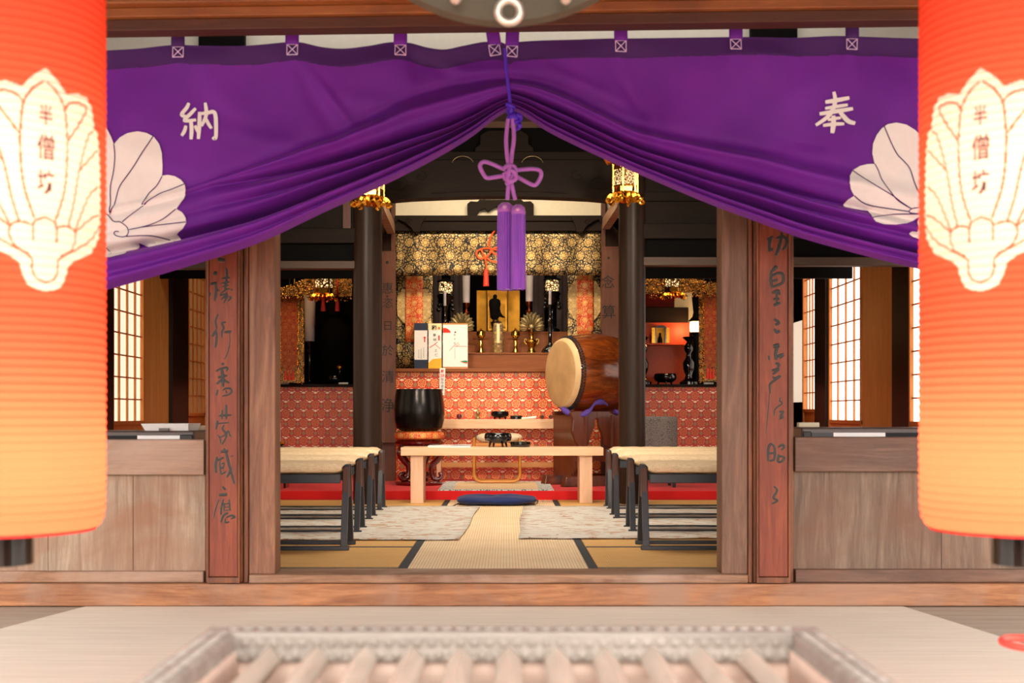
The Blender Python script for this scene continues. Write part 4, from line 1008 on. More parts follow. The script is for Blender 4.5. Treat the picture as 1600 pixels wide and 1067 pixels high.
# figure
xs = PX(774, 13.38); fz = lambda y: PZ(y, 13.38); fx = lambda x: PX(x, 13.38)
r = thing('statue', 'small black robed statue with sweeping hem in front of the gold shrine', 'statue', (xs, 13.38, z3t))
mb = MB()
mb.ball((fx(773.5), 13.38, fz(463.5)), .022, 14, sz=1.15)
prof = [(.001, fz(465)), (.030, fz(466.5)), (.056, fz(469)), (.062, fz(475)), (.054, fz(482)), (.050, fz(489)), (.046, fz(496)), (.030, fz(499)), (.001, fz(499.5))]
mb.lathe([(q, z) for q, z in reversed(prof)], (fx(773), 13.38, 0), 24, sx=1, sy=.6)
pts = [(778, 474), (781, 480), (782.5, 488), (785.5, 493), (790, 496.5), (784, 496), (779.5, 494), (778, 498), (776, 499.5), (771, 499.5), (769, 492), (767, 484), (764.5, 478), (764.5, 470), (768, 467), (772, 467)]
mb.prism([(fx(a), fz(b)) for a, b in pts], 13.36, 13.40)
mb.build('robed_figure', M['black'], r, bevel=.004)
mb = MB()
for d in (-2.5, 2.5): mb.tube([(fx(774+d), 13.38, fz(499)), (fx(774+d*1.5), 13.37, fz(503))], .012, 8)
mb.lathe([(.06, z3t), (.065, z3t+.02), (.045, z3t+.04), (.05, z3t+.07), (.06, fz(503))], (fx(775), 13.38, 0), 20); mb.build('pedestal', M['lacquer_black'], r)

# brocade cylinder, brass cups, vases with lotus, candles, lamps
def at2(px, dy=.12): return (PX(px, Y2+dy), Y2+dy, z2t)
c = at2(778.5)
r = thing('brocade_cylinder', 'gold fret-patterned brocade cylinder with a paper label on the altar', 'container', c)
hh = PZ(505, Y2+.12)-z2t
MB().lathe([(.052, 0), (.054, .003), (.054, hh-.03), (.05, hh-.028), (.05, hh), (.001, hh)], c, 28).build('cylinder', M['cyl_brocade'], r)
MB().box(c[0]-.014, c[0]+.014, c[1]-.059, c[1]-.053, z2t+.10, z2t+hh-.01).build('paper_label', M['cream'], r)
def brass_cup(px, label):
    c = at2(px); r = thing('brass_incense_cup', label, 'incense cup', c, 'brass lidded cups on the altar')
    H = PZ(513, Y2+.12)-z2t
    MB().lathe([(.036, 0), (.036, .01), (.022, .03), (.018, .09), (.016, .125), (.03, .135), (.045, .14), (.045, .145), (.02, .148), (.03, .155), (.045, .175), (.042, .205), (.045, .207)], c, 28).build('cup', M['brass'], r)
    MB().lathe([(.047, .207), (.045, .215), (.02, .228), (.008, .235), (.013, H-.008), (.001, H+.004)], c, 24).build('lid', M['brass'], r)
    MB().lathe([(.001, .139), (.07, .1395), (.072, .1435), (.001, .144)], c, 28).build('saucer', M['dull_brass'], r)
brass_cup(751.5, 'small brass lidded cup left of the brocade cylinder'); brass_cup(805.5, 'small brass lidded cup right of the brocade cylinder')
def lotus(px, label, zc, yy, vase=True, base=None):
    x = PX(px, yy); zc_ = PZ(zc, yy); z0 = base
    r = thing('lotus_ornament', label, 'altar ornament', (x, yy, z0), 'gilt lotus sprays on the altar')
    for k in range(13):
        a = math.radians(-8+196*k/12); Lp = .098+.022*math.sin(a); w = .024; mb = MB(); g = []
        for i in range(9):
            t = i/8; ww = w*math.sin(PI*min(1, t*.93+.07))**.7; rr = .03+Lp*t
            g.append([(x+rr*math.cos(a)-ww*s_*math.sin(a), yy-.012*math.sin(PI*t)-(.01 if s_ == 0 else 0)-.004*(k % 2), zc_+rr*math.sin(a)*1.05+ww*s_*math.cos(a)) for s_ in (-1, -.5, 0, .5, 1)])
        mb.grid(g).build('petal', M['dull_brass'], r, solid=.003)
    MB().ball((x, yy, zc_+.01), .03, 12, sy=.5).build('flower_heart', M['dull_brass'], r)
    MB().tube([(x, yy, z0+.15), (x, yy, zc_)], .009, 8).build('stem', M['brass'], r)
    if vase:
        MB().lathe([(.040, 0), (.042, .02), (.032, .035), (.03, .06), (.045, .085), (.056, .11), (.05, .125), (.022, .14), (.018, .17), (.024, .20), (.036, .215), (.03, .213), (.001, .19)], (x, yy, z0), 32).build('vase', M['brass'], r)
        mb = MB()
        for s_ in (-1, 1): mb.tube(smooth_line([(x+s_*.05, yy, z0+.09), (x+s_*.072, yy, z0+.12), (x+s_*.06, yy, z0+.145), (x+s_*.045, yy, z0+.13)], 4), .006, 6)
        mb.build('vase_handle', M['brass'], r)
lotus(830.5, 'gilt lotus spray in a brass vase right of the gold shrine', 512, Y2+.13, True, z2t)
lotus(721, 'gilt lotus spray behind the gift boxes at the left of the altar', 512, Y2+.13, True, z2t)
def candle(px, y0, y1, Y, w, label, z0, group='white candles on the altar', mat=None):
    x = PX(px, Y); r = thing('candle', label, 'candle', (x, Y, z0), group)
    za, zt_ = PZ(y1, Y), PZ(y0, Y)
    MB().lathe([(w*.42, za), (w*.5, zt_), (w*.3, zt_+.004), (.001, zt_+.004)], (x, Y, 0), 24).build('wax', M['candle'], r)
    MB().lathe([(.055, z0), (.056, z0+.012), (.03, z0+.025), (.014, z0+.05), (.014, za-.14), (.032, za-.12), (.034, za-.09), (.014, za-.08), (.014, za-.055), (.03, za-.03), (.034, za), (.001, za)], (x, Y, 0), 28).build('candle_holder', mat or M['copper'], r)
candle(728.5, 415, 473, 13.45, .085, 'tall white candle in a copper holder left of the gold shrine', z3t)
candle(827, 415, 471, 13.45, .085, 'tall white candle in a copper holder right of the gold shrine', z3t)
def altar_lamp(px, yl0, yl1, label, zc1, zc0, cpx):
    Y = 13.3; x = PX(px, Y); r = thing('altar_lamp', label, 'lamp', (x, Y, z3t), 'lit lamps on black stands at the altar')
    za, zt_ = PZ(yl1, Y), PZ(yl0, Y)
    mb = MB().lathe([(.062, za), (.070, (za+zt_)/2), (.062, zt_)], (x, Y, 0), 8); mb.build('lit_shade', M['lattice_small'], r)
    MB().lathe([(.001, zt_+.05), (.03, zt_+.035), (.09, zt_+.012), (.085, zt_), (.001, zt_)], (x, Y, 0), 8).build('lamp_roof', M['black'], r)
    mb = MB().lathe([(.08, z3t), (.08, z3t+.03), (.02, z3t+.06), (.016, za-.14), (.05, za-.10), (.09, za-.02), (.07, za), (.001, za)], (x, Y, 0), 16)
    for s_ in (-1, 1):
        for q in range(4): mb.ball((x+s_*(.05+.008*q), Y, za-.03-.045*q), .022, 8)
    mb.build('stand', M['lacquer_black'], r)
    point_light('altar_lamp_bulb', (x, Y-.22, (za+zt_)/2), .35, (1, .7, .4), .03)
altar_lamp(696.5, 441, 459, 'small lit lamp on a black stand at the left of the altar', 0, 0, 0)
altar_lamp(862.5, 438, 455.5, 'small lit lamp on a black stand at the right of the altar', 0, 0, 0)
def tall_black_candlestick(px, ytop, ybot, yc0, Y, z0, label, h=None):
    x = PX(px, Y); r = thing('black_candlestick', label, 'candlestick', (x, Y, z0), 'tall black candlesticks'); za = PZ(ytop, Y)
    MB().lathe([(.085, 0), (.088, .02), (.07, .05), (.03, .08), (.018, .10), (.020, .3), (.03, .32), (.018, .34), (.020, za-z0-.05), (.036, za-z0-.01), (.038, za-z0), (.001, za-z0)], (x, Y, z0), 24).build('candlestick', M['lacquer_black'], r)
    MB().lathe([(.015, za), (.014, PZ(yc0, Y)), (.001, PZ(yc0, Y)+.004)], (x, Y, 0), 14).build('thin_candle', M['candle'], r)
tall_black_candlestick(859.5, 476, 548, 453, Y2+.12, z2t, 'tall black candlestick with thin candle left of the drum')
tall_black_candlestick(695, 478, 548, 455, Y2+.20, z2t, 'tall black candlestick with thin candle behind the middle gift box')

# ================================================================ SIDE ALTARS
def side_altar(s_, name):
    x0, x1 = (-3.12, -1.26) if s_ < 0 else (1.16, 3.08); Yq = 14.2; zt_ = 1.03
    r = thing('side_altar', f'{name} side altar with deep red brocade front behind the benches', 'altar', ((x0+x1)/2, 14.6, .074), 'side altars')
    MB().box(x0, x1, Yq+.02, 15.15, .074, zt_-.03).build('altar_body', M['black'], r)
    MB().box(x0, x1, Yq-.01, Yq+.015, .076, zt_-.03).build('brocade_front', M['red_brocade_side'], r)
    MB().box(x0, x1, Yq-.04, 15.15, zt_-.03, zt_).build('altar_top', M['dark_x'], r)
    return zt_
zl = side_altar(-1, 'left'); zr = side_altar(1, 'right')
def rounded_banner(x0, x1, y0, y1, Y, label):
    w = PX(x1, Y)-PX(x0, Y); xc = PX((x0+x1)/2, Y)
    r = thing('altar_banner', label, 'banner', (xc, Y, PZ(y1, Y)), 'gold edged banners at the side altars')
    MB().box(xc-w/2, xc+w/2, Y, Y+.012, PZ(y1, Y), PZ(y0, Y)).build('banner_cloth', M['gold_brocade_fine'], r)
    ww = w*.27; zlo = PZ(y1-28, Y); pts = [(xc-ww, PZ(y0, Y)), (xc-ww, zlo)]+[(xc-ww*math.cos(a), zlo-ww*.7*math.sin(a)) for a in np.linspace(0, PI, 9)[1:-1]]+[(xc+ww, zlo), (xc+ww, PZ(y0, Y))]
    MB().prism(pts, Y-.02, Y-.008).build('centre_strip', M['red_brown_brocade'], r)
    mb = MB(); z = PZ(y0, Y)
    while z > PZ(y1, Y):
        for s_ in (-1, 1):
            mb.ball((xc+s_*ww*1.15+rng.uniform(-.008, .008), Y-.02, z), rng.uniform(.006, .013), 6); mb.ball((xc+s_*w*.46+rng.uniform(-.01, .01), Y-.015, z-.01), rng.uniform(.006, .012), 6)
        z -= .021
    mb.build('gilt_beading', M['gold'], r)
    mb = MB()
    for q in (-.5, 0, .5): mb.tube([(xc+q*ww, Y-.015, zlo-ww*.7), (xc+q*ww, Y-.015, PZ(y1, Y)+.03)], [.008, .018], 8)
    mb.build('red_tassel', M['cord_red'], r)
    MB().tube([(xc, Y+.006, PZ(y0, Y)), (xc, Y+.006, 3.4)], .006, 6).build('hanging_cord', M['dark_metal'], r)
rounded_banner(430, 475, 465, 598, 13.9, 'gold edged russet banner at the far left altar')
rounded_banner(1092, 1127, 460, 596, 13.9, 'gold edged russet banner at the far right altar')
def gilt_canopy(path, Y, n, label, seed):
    g = np.random.default_rng(seed); r = thing('gilt_canopy', label, 'altar canopy', P(path[len(path)//2][0], path[len(path)//2][1], Y))
    ln = smooth_line([(a, b, h) for a, b, h in path], 12); mb = MB(); md = MB()
    L_ = len(ln)
    for i in range(n):
        a, b, h = ln[g.integers(0, L_)]; y = b+g.uniform(-h, h); x = a+g.uniform(-4, 4); rr = g.uniform(.003, .0105)
        mb.ball(P(x, y, Y+g.uniform(-.05, .05)), rr, 6, sx=g.uniform(.5, 1.4), sz=g.uniform(.5, 1.4))
    for i in range(L_-1):
        (a, b, h), (a2, b2, h2) = ln[i], ln[i+1]
        md.hexa([P(a, b-h*.8, Y+.03), P(a2, b2-h2*.8, Y+.03), P(a2, b2-h2*.8, Y+.06), P(a, b-h*.8, Y+.06)], [P(a, b+h*.7, Y+.03), P(a2, b2+h2*.7, Y+.03), P(a2, b2+h2*.7, Y+.06), P(a, b+h*.7, Y+.06)])
    for q_ in (.2, .8): md.tube([P(ln[int(q_*L_)][0], ln[int(q_*L_)][1], Y+.045), (PX(ln[int(q_*L_)][0], Y), Y+.045, 3.4)], .006, 6)
    md.build('canopy_board', M['gold_brocade_fine'], r); mb.build('hanging_beads', M['brass'], r)['kind'] = 'stuff'
gilt_canopy([(430, 458, 10), (452, 456, 10), (470, 452, 14), (484, 446, 22), (497, 444, 26), (515, 444, 28), (532, 444, 28), (550, 444, 26)], 13.8, 900, 'gilt beaded canopy above the left side altar', 3)
gilt_canopy([(1009, 440, 27), (1025, 440, 27), (1043, 441, 26), (1060, 441, 24), (1075, 444, 19), (1090, 449, 15), (1105, 452, 12), (1127, 450, 12)], 13.8, 900, 'gilt beaded canopy above the right side altar', 4)

# hexagonal gilt hanging lantern
def hex_lantern(px, py_base, Y, R_, label, scale=1.0, ztop=3.4, glow=None, chain_x=None, roof=True, rot=.25):
    x = PX(px, Y); z0 = PZ(py_base, Y); k = R_/.11
    r = thing('hanging_lantern', label, 'lantern', (x, Y, z0), 'gilt hexagonal hanging lanterns')
    def ring(rad, z, wob=0, n=6, rr=0): return [(x+rad*math.cos(rr+rot+2*PI*i/n), Y+rad*math.sin(rr+rot+2*PI*i/n), z) for i in range(n)]
    h0 = z0+.075*k; h1 = h0+.05*k; h2 = h1+.13*k; h3 = h2+.04*k
    # scalloped skirt and feet
    g = []
    for t, (rad, dz) in enumerate(((.085, .075), (.10, .072), (.125, .055), (.142, .030), (.135, .02), (.115, .028), (.09, .05))):
        g.append([(x+(rad+.008*math.cos(18*a))*k*math.cos(a), Y+(rad+.008*math.cos(18*a))*k*math.sin(a), z0+(dz+(.006*math.cos(18*a) if t > 1 else 0))*k) for a in np.linspace(0, 2*PI, 73)[:-1]])
    MB().grid(g, True).build('scalloped_base', M['gold'], r)
    for i in range(6):
        a = rot+2*PI*i/6; MB().tube(smooth_line([(x+q*k*math.cos(a), Y+q*k*math.sin(a), z0+zz*k) for q, zz in ((.10, .05), (.135, .035), (.15, .012), (.128, .0), (.115, .012))], 4), [.020*k-.010*k*j/16 for j in range(17)], 8).build('curled_foot', M['gold'], r)
    # body frame
    mb = MB()
    for z, rad in ((h0, .098), (h1, .098), (h2, .098), (h3, .102)):
        v = ring(rad*k, z)
        for i in range(6): mb.bar(v[i], v[(i+1) % 6], .008*k, .012*k)
    a_, b_ = ring(.098*k, h0), ring(.098*k, h3)
    for i in range(6): mb.bar(a_[i], b_[i], .012*k, .012*k, (0, 1, .1))
    mb.build('body_frame', M['gold'], r)
    MB().lathe([(.09*k, h0), (.09*k, h1)], (x, Y, 0), 6, sx=1).build('lower_band', M['gold'], r)
    for i in range(6):
        v0, v1 = ring(.092*k, h1), ring(.092*k, h2); a, b, c, d = v0[i], v0[(i+1) % 6], v1[(i+1) % 6], v1[i]
        MB().add([a, b, c, d], [(0, 1, 2, 3)]).build('lattice_pane', glow or M['lattice'], r, solid=.003)
    MB().lathe([(.088*k, h2), (.088*k, h3)], (x, Y, 0), 6).build('upper_band', M['gold'], r)
    if roof:
        g = []
        for t in range(6):
            q = t/5; row = []
            for j in range(48):
                a = rot+2*PI*j/48; s6 = abs(math.cos(3*(a-rot)))**3; rad = (.03+.11*q+.035*q*s6)*k
                row.append((x+rad*math.cos(a), Y+rad*math.sin(a), h3+(.085*(1-q)**1.6+.005+.035*q*q*s6)*k))
            g.append(row)
        MB().grid(g, True).build('flared_roof', M['gold'], r, solid=.006)
        mb = MB()
        for i in range(6):
            a = rot+2*PI*i/6; mb.tube(smooth_line([(x+q*k*math.cos(a), Y+q*k*math.sin(a), h3+zz*k) for q, zz in ((.12, .03), (.16, .042), (.19, .07), (.20, .10))], 4), [.014*k*(1-.06*j) for j in range(13)], 8)
        mb.build('upturned_tips', M['gold'], r)
        MB().lathe([(.028*k, h3+.08*k), (.03*k, h3+.10*k), (.014*k, h3+.115*k), (.02*k, h3+.14*k), (.001, h3+.165*k)], (x, Y, 0), 16).build('finial', M['gold'], r)
    MB().tube([(x, Y, h3+.16*k if roof else h3), (x, Y, ztop)], .006, 6).build('chain', M['dull_brass'], r)
    return r
hex_lantern(977, 317, 9.6, .105, 'gilt hexagonal lantern hanging before the right column')
hex_lantern(580, 323, 9.6, .105, 'gilt hexagonal lantern hanging before the left column')
hex_lantern(506, 469, 13.4, .105, 'dim gilt lantern hanging over the left side altar', ztop=3.4, glow=M['lattice_small'])
hex_lantern(1051, 467, 13.4, .10, 'dim gilt lantern hanging over the right side altar', ztop=3.4, glow=M['lattice_small'])
MB().tube([P(505, 462, 13.5), P(505, 486, 13.5)], [.012, .026], 10).build('red_tassel', M['cord_red'], label='dark red tassel hanging left under the left side altar lantern', cat='tassel', group='red tassels')
MB().tube([P(527, 430, 13.77), P(527, 455, 13.5), P(527, 486, 13.5)], [.004, .012, .024], 10).build('red_tassel', M['cord_red'], label='dark red tassel hanging right of the left side altar lantern', cat='tassel', group='red tassels')

# left side altar objects
candle(484, 462, 533, 14.4, .13, 'thick pale candle on a black stick on the left side altar', zl, 'side altar candles', M['lacquer_black'])
r = bowl('incense_bowl', 522, 14.3, zl, .10, .08, .02, 3, 'black bowl in the dark of the left side altar', M['lacquer_black'])
MB().ball((PX(531, 14.6), 14.62, zl+.20), .045, 14).build('amber_ball', M['gold'], label='amber round ornament behind the left side altar bowl', cat='ornament')
MB().lathe([(.04, 0), (.045, .03), (.02, .08), (.02, .16)], (PX(531, 14.6), 14.62, zl), 16).build('ornament_stand', M['lacquer_black'], label='black stand holding the amber ornament on the left side altar', cat='stand')
# robed dark figure in the left side altar
r = thing('dark_statue', 'large dark seated statue barely visible in the left side altar', 'statue', (PX(520, 14.7), 14.8, zl))
MB().lathe([(.30, 0), (.33, .05), (.28, .12), (.24, .3), (.25, .5), (.22, .66), (.10, .74), (.07, .78)], (PX(520, 14.7), 14.85, zl), 32, sy=.6).build('robed_body', M['black'], r)
MB().ball((PX(520, 14.7), 14.85, zl+.87), .11, 18, sz=1.15).build('head', M['black'], r)
# right side altar objects
r = thing('orange_cabinet', 'alcove with orange lamplight in its board colour on the right side altar', 'cabinet', (PX(1035, 14.7), 14.9, zr))
zc0, zc1 = PZ(565, 14.9), PZ(504, 14.9)
MB().box(PX(995, 14.9), PX(1077, 14.9), 14.9, 15.0, zr, zc1).build('back_board', M['orange_wall'], r)
MB().box(PX(995, 14.75), PX(1077, 14.75), 14.72, 14.9, PZ(536, 14.75)-.02, PZ(536, 14.75)).build('shelf_board', M['orange_wall'], r)
MB().box(PX(995, 14.8), PX(1076, 14.8), 14.8, 15.05, PZ(503, 14.8), PZ(480, 14.8)).build('dark_canopy', M['dark_x'], r, bevel=.01)
MB().box(PX(1000, 14.8), PX(1055, 14.8), 14.85, 15.05, PZ(480, 14.8), PZ(455, 14.8)).build('dark_canopy_top', M['lacquer_red'], r, bevel=.01)
Yq = 14.78; zq = PZ(536, 14.75)
r = thing('gold_miniature_shrine', 'miniature gold shrine with dark figure in the orange alcove', 'shrine', (PX(1033, Yq), Yq, zq))
MB().box(PX(1021, Yq), PX(1046, Yq), Yq+.06, Yq+.08, zq, PZ(511, Yq)).build('back_panel', M['shrine_gold'], r)
for a, b in ((1018.5, 1023.5), (1041, 1046)): MB().box(PX(a, Yq), PX(b, Yq), Yq, Yq+.02, zq, PZ(512, Yq)).build('door_leaf', M['gold'], r)
mb = MB()
for a in (1024.5, 1040): mb.box(PX(a, Yq)-.006, PX(a, Yq)+.006, Yq+.01, Yq+.05, zq, PZ(512, Yq))
mb.prism([(PX(1023, Yq), PZ(512, Yq)), (PX(1042, Yq), PZ(512, Yq)), (PX(1037, Yq), PZ(508.5, Yq)), (PX(1028, Yq), PZ(508.5, Yq))], Yq, Yq+.07); mb.build('black_frame', M['lacquer_black'], r)
MB().lathe([(.03, zq), (.025, zq+.05), (.012, zq+.09), (.014, zq+.11), (.001, zq+.125)], (PX(1032, Yq), Yq+.03, 0), 14).build('figure', M['black'], r)
bowl('incense_bowl', 1042, 14.25, zr, .125, .10, .022, 3, 'black bowl on the right side altar below the orange alcove', M['lacquer_black'])
def black_stick(px, ytop, label):
    x = PX(px, 14.35); H = PZ(ytop, 14.35)-zr
    MB().lathe([(.10, 0), (.10, .03), (.05, .06), (.035, .1), (.06, .17), (.065, .24), (.03, .3), (.025, .34), (.05, .38), (.05, .42), (.02, .47), (.022, H-.05), (.07, H-.01), (.06, H), (.001, H)], (x, 14.4, zr), 24).build('turned_candlestick', M['lacquer_black'], label=label, cat='candlestick', group='turned candlesticks on the right side altar')
black_stick(1077, 526, 'turned black candlestick beside the lit lamp on the right side altar'); black_stick(1005, 526, 'turned black candlestick half behind the right column')
r = thing('lit_lamp', 'small lit square lamp on the right side altar', 'lamp', P(1086, 525, 14.6))
x = PX(1086, 14.6)
MB().lathe([(.055, PZ(519, 14.6)), (.06, PZ(510, 14.6)), (.055, PZ(502.5, 14.6))], (x, 14.6, 0), 6).build('lit_shade', M['lamp_glow'], r)
MB().lathe([(.07, PZ(502.5, 14.6)), (.07, PZ(500.5, 14.6)), (.03, PZ(495, 14.6)), (.02, PZ(489, 14.6)), (.001, PZ(487, 14.6))], (x, 14.6, 0), 12).build('lamp_cap', M['black'], r)
MB().lathe([(.07, zr), (.07, zr+.03), (.03, zr+.06), (.03, PZ(524, 14.6)), (.065, PZ(519, 14.6)), (.001, PZ(519, 14.6))], (x, 14.6, 0), 16).build('stand', M['black'], r)
point_light('alcove_bulb', (PX(1072, 14.6), 14.62, PZ(512, 14.6)), 3.2, (1, .5, .18), .04)
MB().lathe([(.001, 0), (.16, .02), (.17, .10), (.15, .3), (.16, .5), (.10, .62), (.001, .66)], (PX(1061, 14.95), 14.98, PZ(505, 14.95)), 24, sy=.3).build('gold_halo', M['cream'], label='pale rounded backdrop lit orange behind the right altar lamp', cat='backdrop panel')

# boards with writing on the altar pillars
def name_board(x0, x1, y0, y1, chars, label, dx=0):
    Y = 12.32; r = thing('pillar_board', label, 'board', (PX((x0+x1)/2, Y), Y, PZ(y1, Y)), 'lettered boards on the altar pillars')
    MB().box(PX(x0, Y), PX(x1, Y), Y, Y+.04, PZ(y1, Y), PZ(y0, Y)).build('board', M['brown_z'], r, bevel=.003)
    mb = MB()
    for ch, x, y, s in chars: glyph_mb(mb, ch, PX(x, Y), PZ(y, Y), s*Y/F, Y-.001, .0, .001)
    mb.build('writing', M['ink'], r)
name_board(592, 618, 393, 692, (('·', 605, 410, 5), ('惠', 605.5, 450, 17), ('·', 605, 463, 3), ('恣', 606, 473, 15), ('日', 606, 509, 14), ('於', 606, 547, 18), ('清', 606, 588, 19), ('浄', 605.5, 633, 22)), 'tall brown board with black brush writing on the left altar pillar')
name_board(940.5, 968, 385, 692, (('·', 951, 403, 4), ('念', 950, 440, 20), ('算', 951, 487, 21)), 'tall brown board with black brush writing above the drum')

# small cards and a stand at the altars
for px, Yq_, zq_, w_, lb in ((444, 14.3, zl, .05, 'small white card lying at the far left of the left side altar'), (537, 14.3, zl, .05, 'small white card right of the black bowl on the left side altar'), (1107, 14.3, zr, .05, 'small white card right of the turned candlestick on the right side altar')):
    MB().box(PX(px, Yq_)-w_, PX(px, Yq_)+w_, Yq_-.04, Yq_+.02, zq_, zq_+.022).build('white_card', M['white'], label=lb, cat='card', group='white cards on the side altars')
Yq = 11.3; x = PX(436, Yq)
r = thing('low_stand', 'small dark stand carrying a gold dish and a white card behind the left benches', 'stand', (x, Yq, .074))
MB().box(x-.12, x+.07, Yq-.08, Yq+.12, PZ(697, Yq)-.03, PZ(697, Yq)).build('stand_top', M['lacquer_black'], r)
for a_ in (-.11, .05): MB().box(x+a_, x+a_+.02, Yq-.07, Yq+.11, .074, PZ(697, Yq)-.03).build('leg', M['lacquer_black'], r)
MB().lathe([(.001, 0), (.03, .002), (.055, .02), (.058, .04), (.05, .04), (.03, .012), (.001, .01)], (x+.0, Yq-.01, PZ(697, Yq)), 24).build('gold_dish', M['gold'], label='gold dish on the small dark stand by the left door jamb', cat='dish')
MB().box(x-.03, x-.0, Yq+.07, Yq+.08, PZ(697, Yq), PZ(661, Yq)).build('white_card', M['white'], label='upright narrow white card behind the gold dish by the left jamb', cat='card')
# ================================================================ PLAQUES AT THE DOORWAY
M['plaque_cut'] = plain('freshly_cut_plaque_wood', (196,112,72), .5, var=.08)
def plaque(x0, x1, label, strokes_by_origin, flip=False):
    Y = 5.80; r = thing('carved_plaque', label, 'plaque', (PX((x0+x1)/2, Y), Y+.02, PZ(903, Y)), 'carved calligraphy plaques flanking the doorway')
    MB().box(PX(x0, Y), PX(x1, Y), Y, Y+.035, PZ(901, Y), 2.0).build('board', M['plaque'], r, bevel=.003)
    mb = MB()
    for a in (x0-3.6, x1+.8): mb.box(PX(a, Y), PX(a+2.8, Y), Y-.004, Y+.05, PZ(902, Y), 2.0)
    mb.box(PX(x0-3.6, Y), PX(x1+3.6, Y), Y-.003, Y+.05, PZ(911, Y), PZ(902, Y)); mb.build('moulding', M['post'], r, bevel=.002)
    groups = []
    for (ox, oy), strokes, counts in strokes_by_origin:
        k = 0
        for c_ in counts: groups.append([(ox, oy, q_) for q_ in strokes[k:k+abs(c_)]]); k += abs(c_)
    for gr in groups:
        mb = MB(); me_ = MB()
        for ox, oy, (pts, w) in gr:
            q = smooth_line(pts, 5); n = len(q)
            pp = [P(ox+a/6.675, oy+b/6.675, Y-.0005) for a, b in q]
            R_ = [max(.0018, w/6.675/2*Y/F*(.72+.35*math.sin(PI*(i+1.2)/(n+1.4))))*1.5 for i in range(n)]
            mb.tube(pp, R_, 8, .30); me_.tube([(a_, b_+.0012, c_) for a_, b_, c_ in pp], [q_+.0018 for q_ in R_], 8, .25)
        ch = mb.build('carved_character', M['plaque_ink'], r); me_.build('cut_edge', M['plaque_cut'], ch)
    return r
L1 = [([(205,35),(275,45)],28),([(160,172),(190,190)],30),([(130,295),(195,280)],22),([(180,290),(185,370),(170,470)],20),([(125,385),(115,415)],18),([(205,345),(215,370)],14),([(290,125),(298,200),(285,300),(275,345)],20),([(245,235),(330,225)],14),([(240,285),(325,270)],13),([(250,320),(320,305)],12),([(225,400),(300,345),(330,350)],14),([(225,415),(290,400),(240,455)],14),([(290,380),(300,420),(265,490)],14),([(320,420),(340,435),(310,470)],14),([(340,350),(360,355)],12),([(260,440),(310,430)],12),
 ([(205,605),(180,670),(185,720),(195,760)],16),([(190,765),(145,840)],18),([(190,790),(190,880),(175,955)],18),([(290,690),(245,700),(265,750),(245,790),(248,850)],16),([(270,795),(345,785)],18),([(325,800),(328,900),(310,990),(280,1060),(265,1075)],10)]
L2 = [([(245,115),(265,135)],20),([(185,200),(240,170),(305,165),(290,200)],16),([(245,180),(255,260),(255,360)],24),([(205,265),(300,245)],18),([(250,280),(190,335)],18),([(260,290),(320,320)],18),([(200,390),(190,455)],16),([(255,400),(280,380),(330,380),(345,410),(320,440),(250,460)],16),([(285,400),(300,430)],14),
 ([(290,550),(290,700)],18),([(250,605),(245,700)],16),([(215,665),(345,655)],16),([(200,715),(185,805)],18),([(205,745),(320,735)],12),([(270,760),(250,800),(290,850),(285,890),(245,965)],16),([(205,865),(225,900),(235,950)],14),([(220,890),(285,860),(310,820),(330,870),(345,875)],14)]
L3 = [([(235,105),(310,95)],22),([(265,70),(290,120),(315,220),(345,330),(375,440)],20),([(345,145),(347,157)],22),([(195,155),(180,240),(185,325)],20),([(195,195),(265,165)],16),([(225,200),(225,260),(235,345)],14),([(240,235),(270,220),(260,260),(230,270)],12),([(235,280),(265,275)],12),([(240,340),(290,310)],14),([(345,265),(320,330),(295,370)],18),
 ([(250,470),(285,500)],18),([(215,555),(300,550)],22),([(215,600),(180,700),(160,800)],12),([(260,600),(240,680),(235,760)],16),([(270,640),(265,720)],14),([(320,600),(330,720)],14),([(280,650),(335,640)],10),([(280,685),(335,675)],10),([(275,720),(340,710)],10),([(310,740),(260,770),(235,840)],18),([(285,800),(280,840),(325,835)],14),([(290,790),(340,770),(380,785),(340,805)],16)]
R1 = [([(190,165),(250,130)],20),([(235,140),(215,200),(215,290)],24),([(245,250),(240,280)],20),([(285,150),(345,130),(390,160),(385,230),(350,270)],24),([(345,90),(330,180),(305,270),(280,330)],26),
 ([(295,440),(245,490)],28),([(235,485),(230,580),(240,660)],22),([(240,545),(300,515),(350,520),(360,580),(340,620),(245,660)],22),([(250,600),(300,580)],22),([(245,720),(305,695),(320,740)],20),([(290,700),(290,840)],18),([(255,785),(320,780)],18),([(260,850),(330,820)],22),([(265,990),(315,1030),(275,1050)],20)]
R2 = [([(265,25),(290,60),(325,45)],22),([(255,210),(320,195)],30),([(300,205),(280,280),(285,350)],24),([(285,320),(360,290),(320,330)],22),([(205,305),(215,350)],16),([(275,385),(315,395),(300,430)],20),([(240,460),(310,445),(250,500)],20),([(250,520),(270,540),(330,515),(270,560),(225,600),(218,640),(225,695)],18),([(215,690),(210,800),(200,900),(192,1000),(178,1110)],9),([(330,740),(320,775),(350,800),(300,840),(270,870),(262,930)],13),([(315,890),(360,890),(330,930),(355,945),(320,965)],18)]
R3 = [([(240,285),(205,330),(200,470)],20),([(240,285),(270,340),(262,450),(215,465)],20),([(215,390),(260,385)],16),([(305,325),(350,300),(370,320),(340,355)],20),([(310,400),(300,480)],20),([(310,420),(370,430),(340,475),(305,480)],18),([(260,730),(295,775),(255,850),(300,880),(240,915)],18)]
plaque(327, 371, 'reddish plaque with flowing carved characters left of the doorway', [((310,400),L1,(16,6)),((310,550),L2,(9,8)),((310,690),L3,(10,12))])
plaque(1186, 1231, 'reddish plaque with flowing carved characters right of the doorway', [((1170,350),R1,(5,8,1)),((1170,510),R2,(1,8,2)),((1170,650),R3,(6,1))])

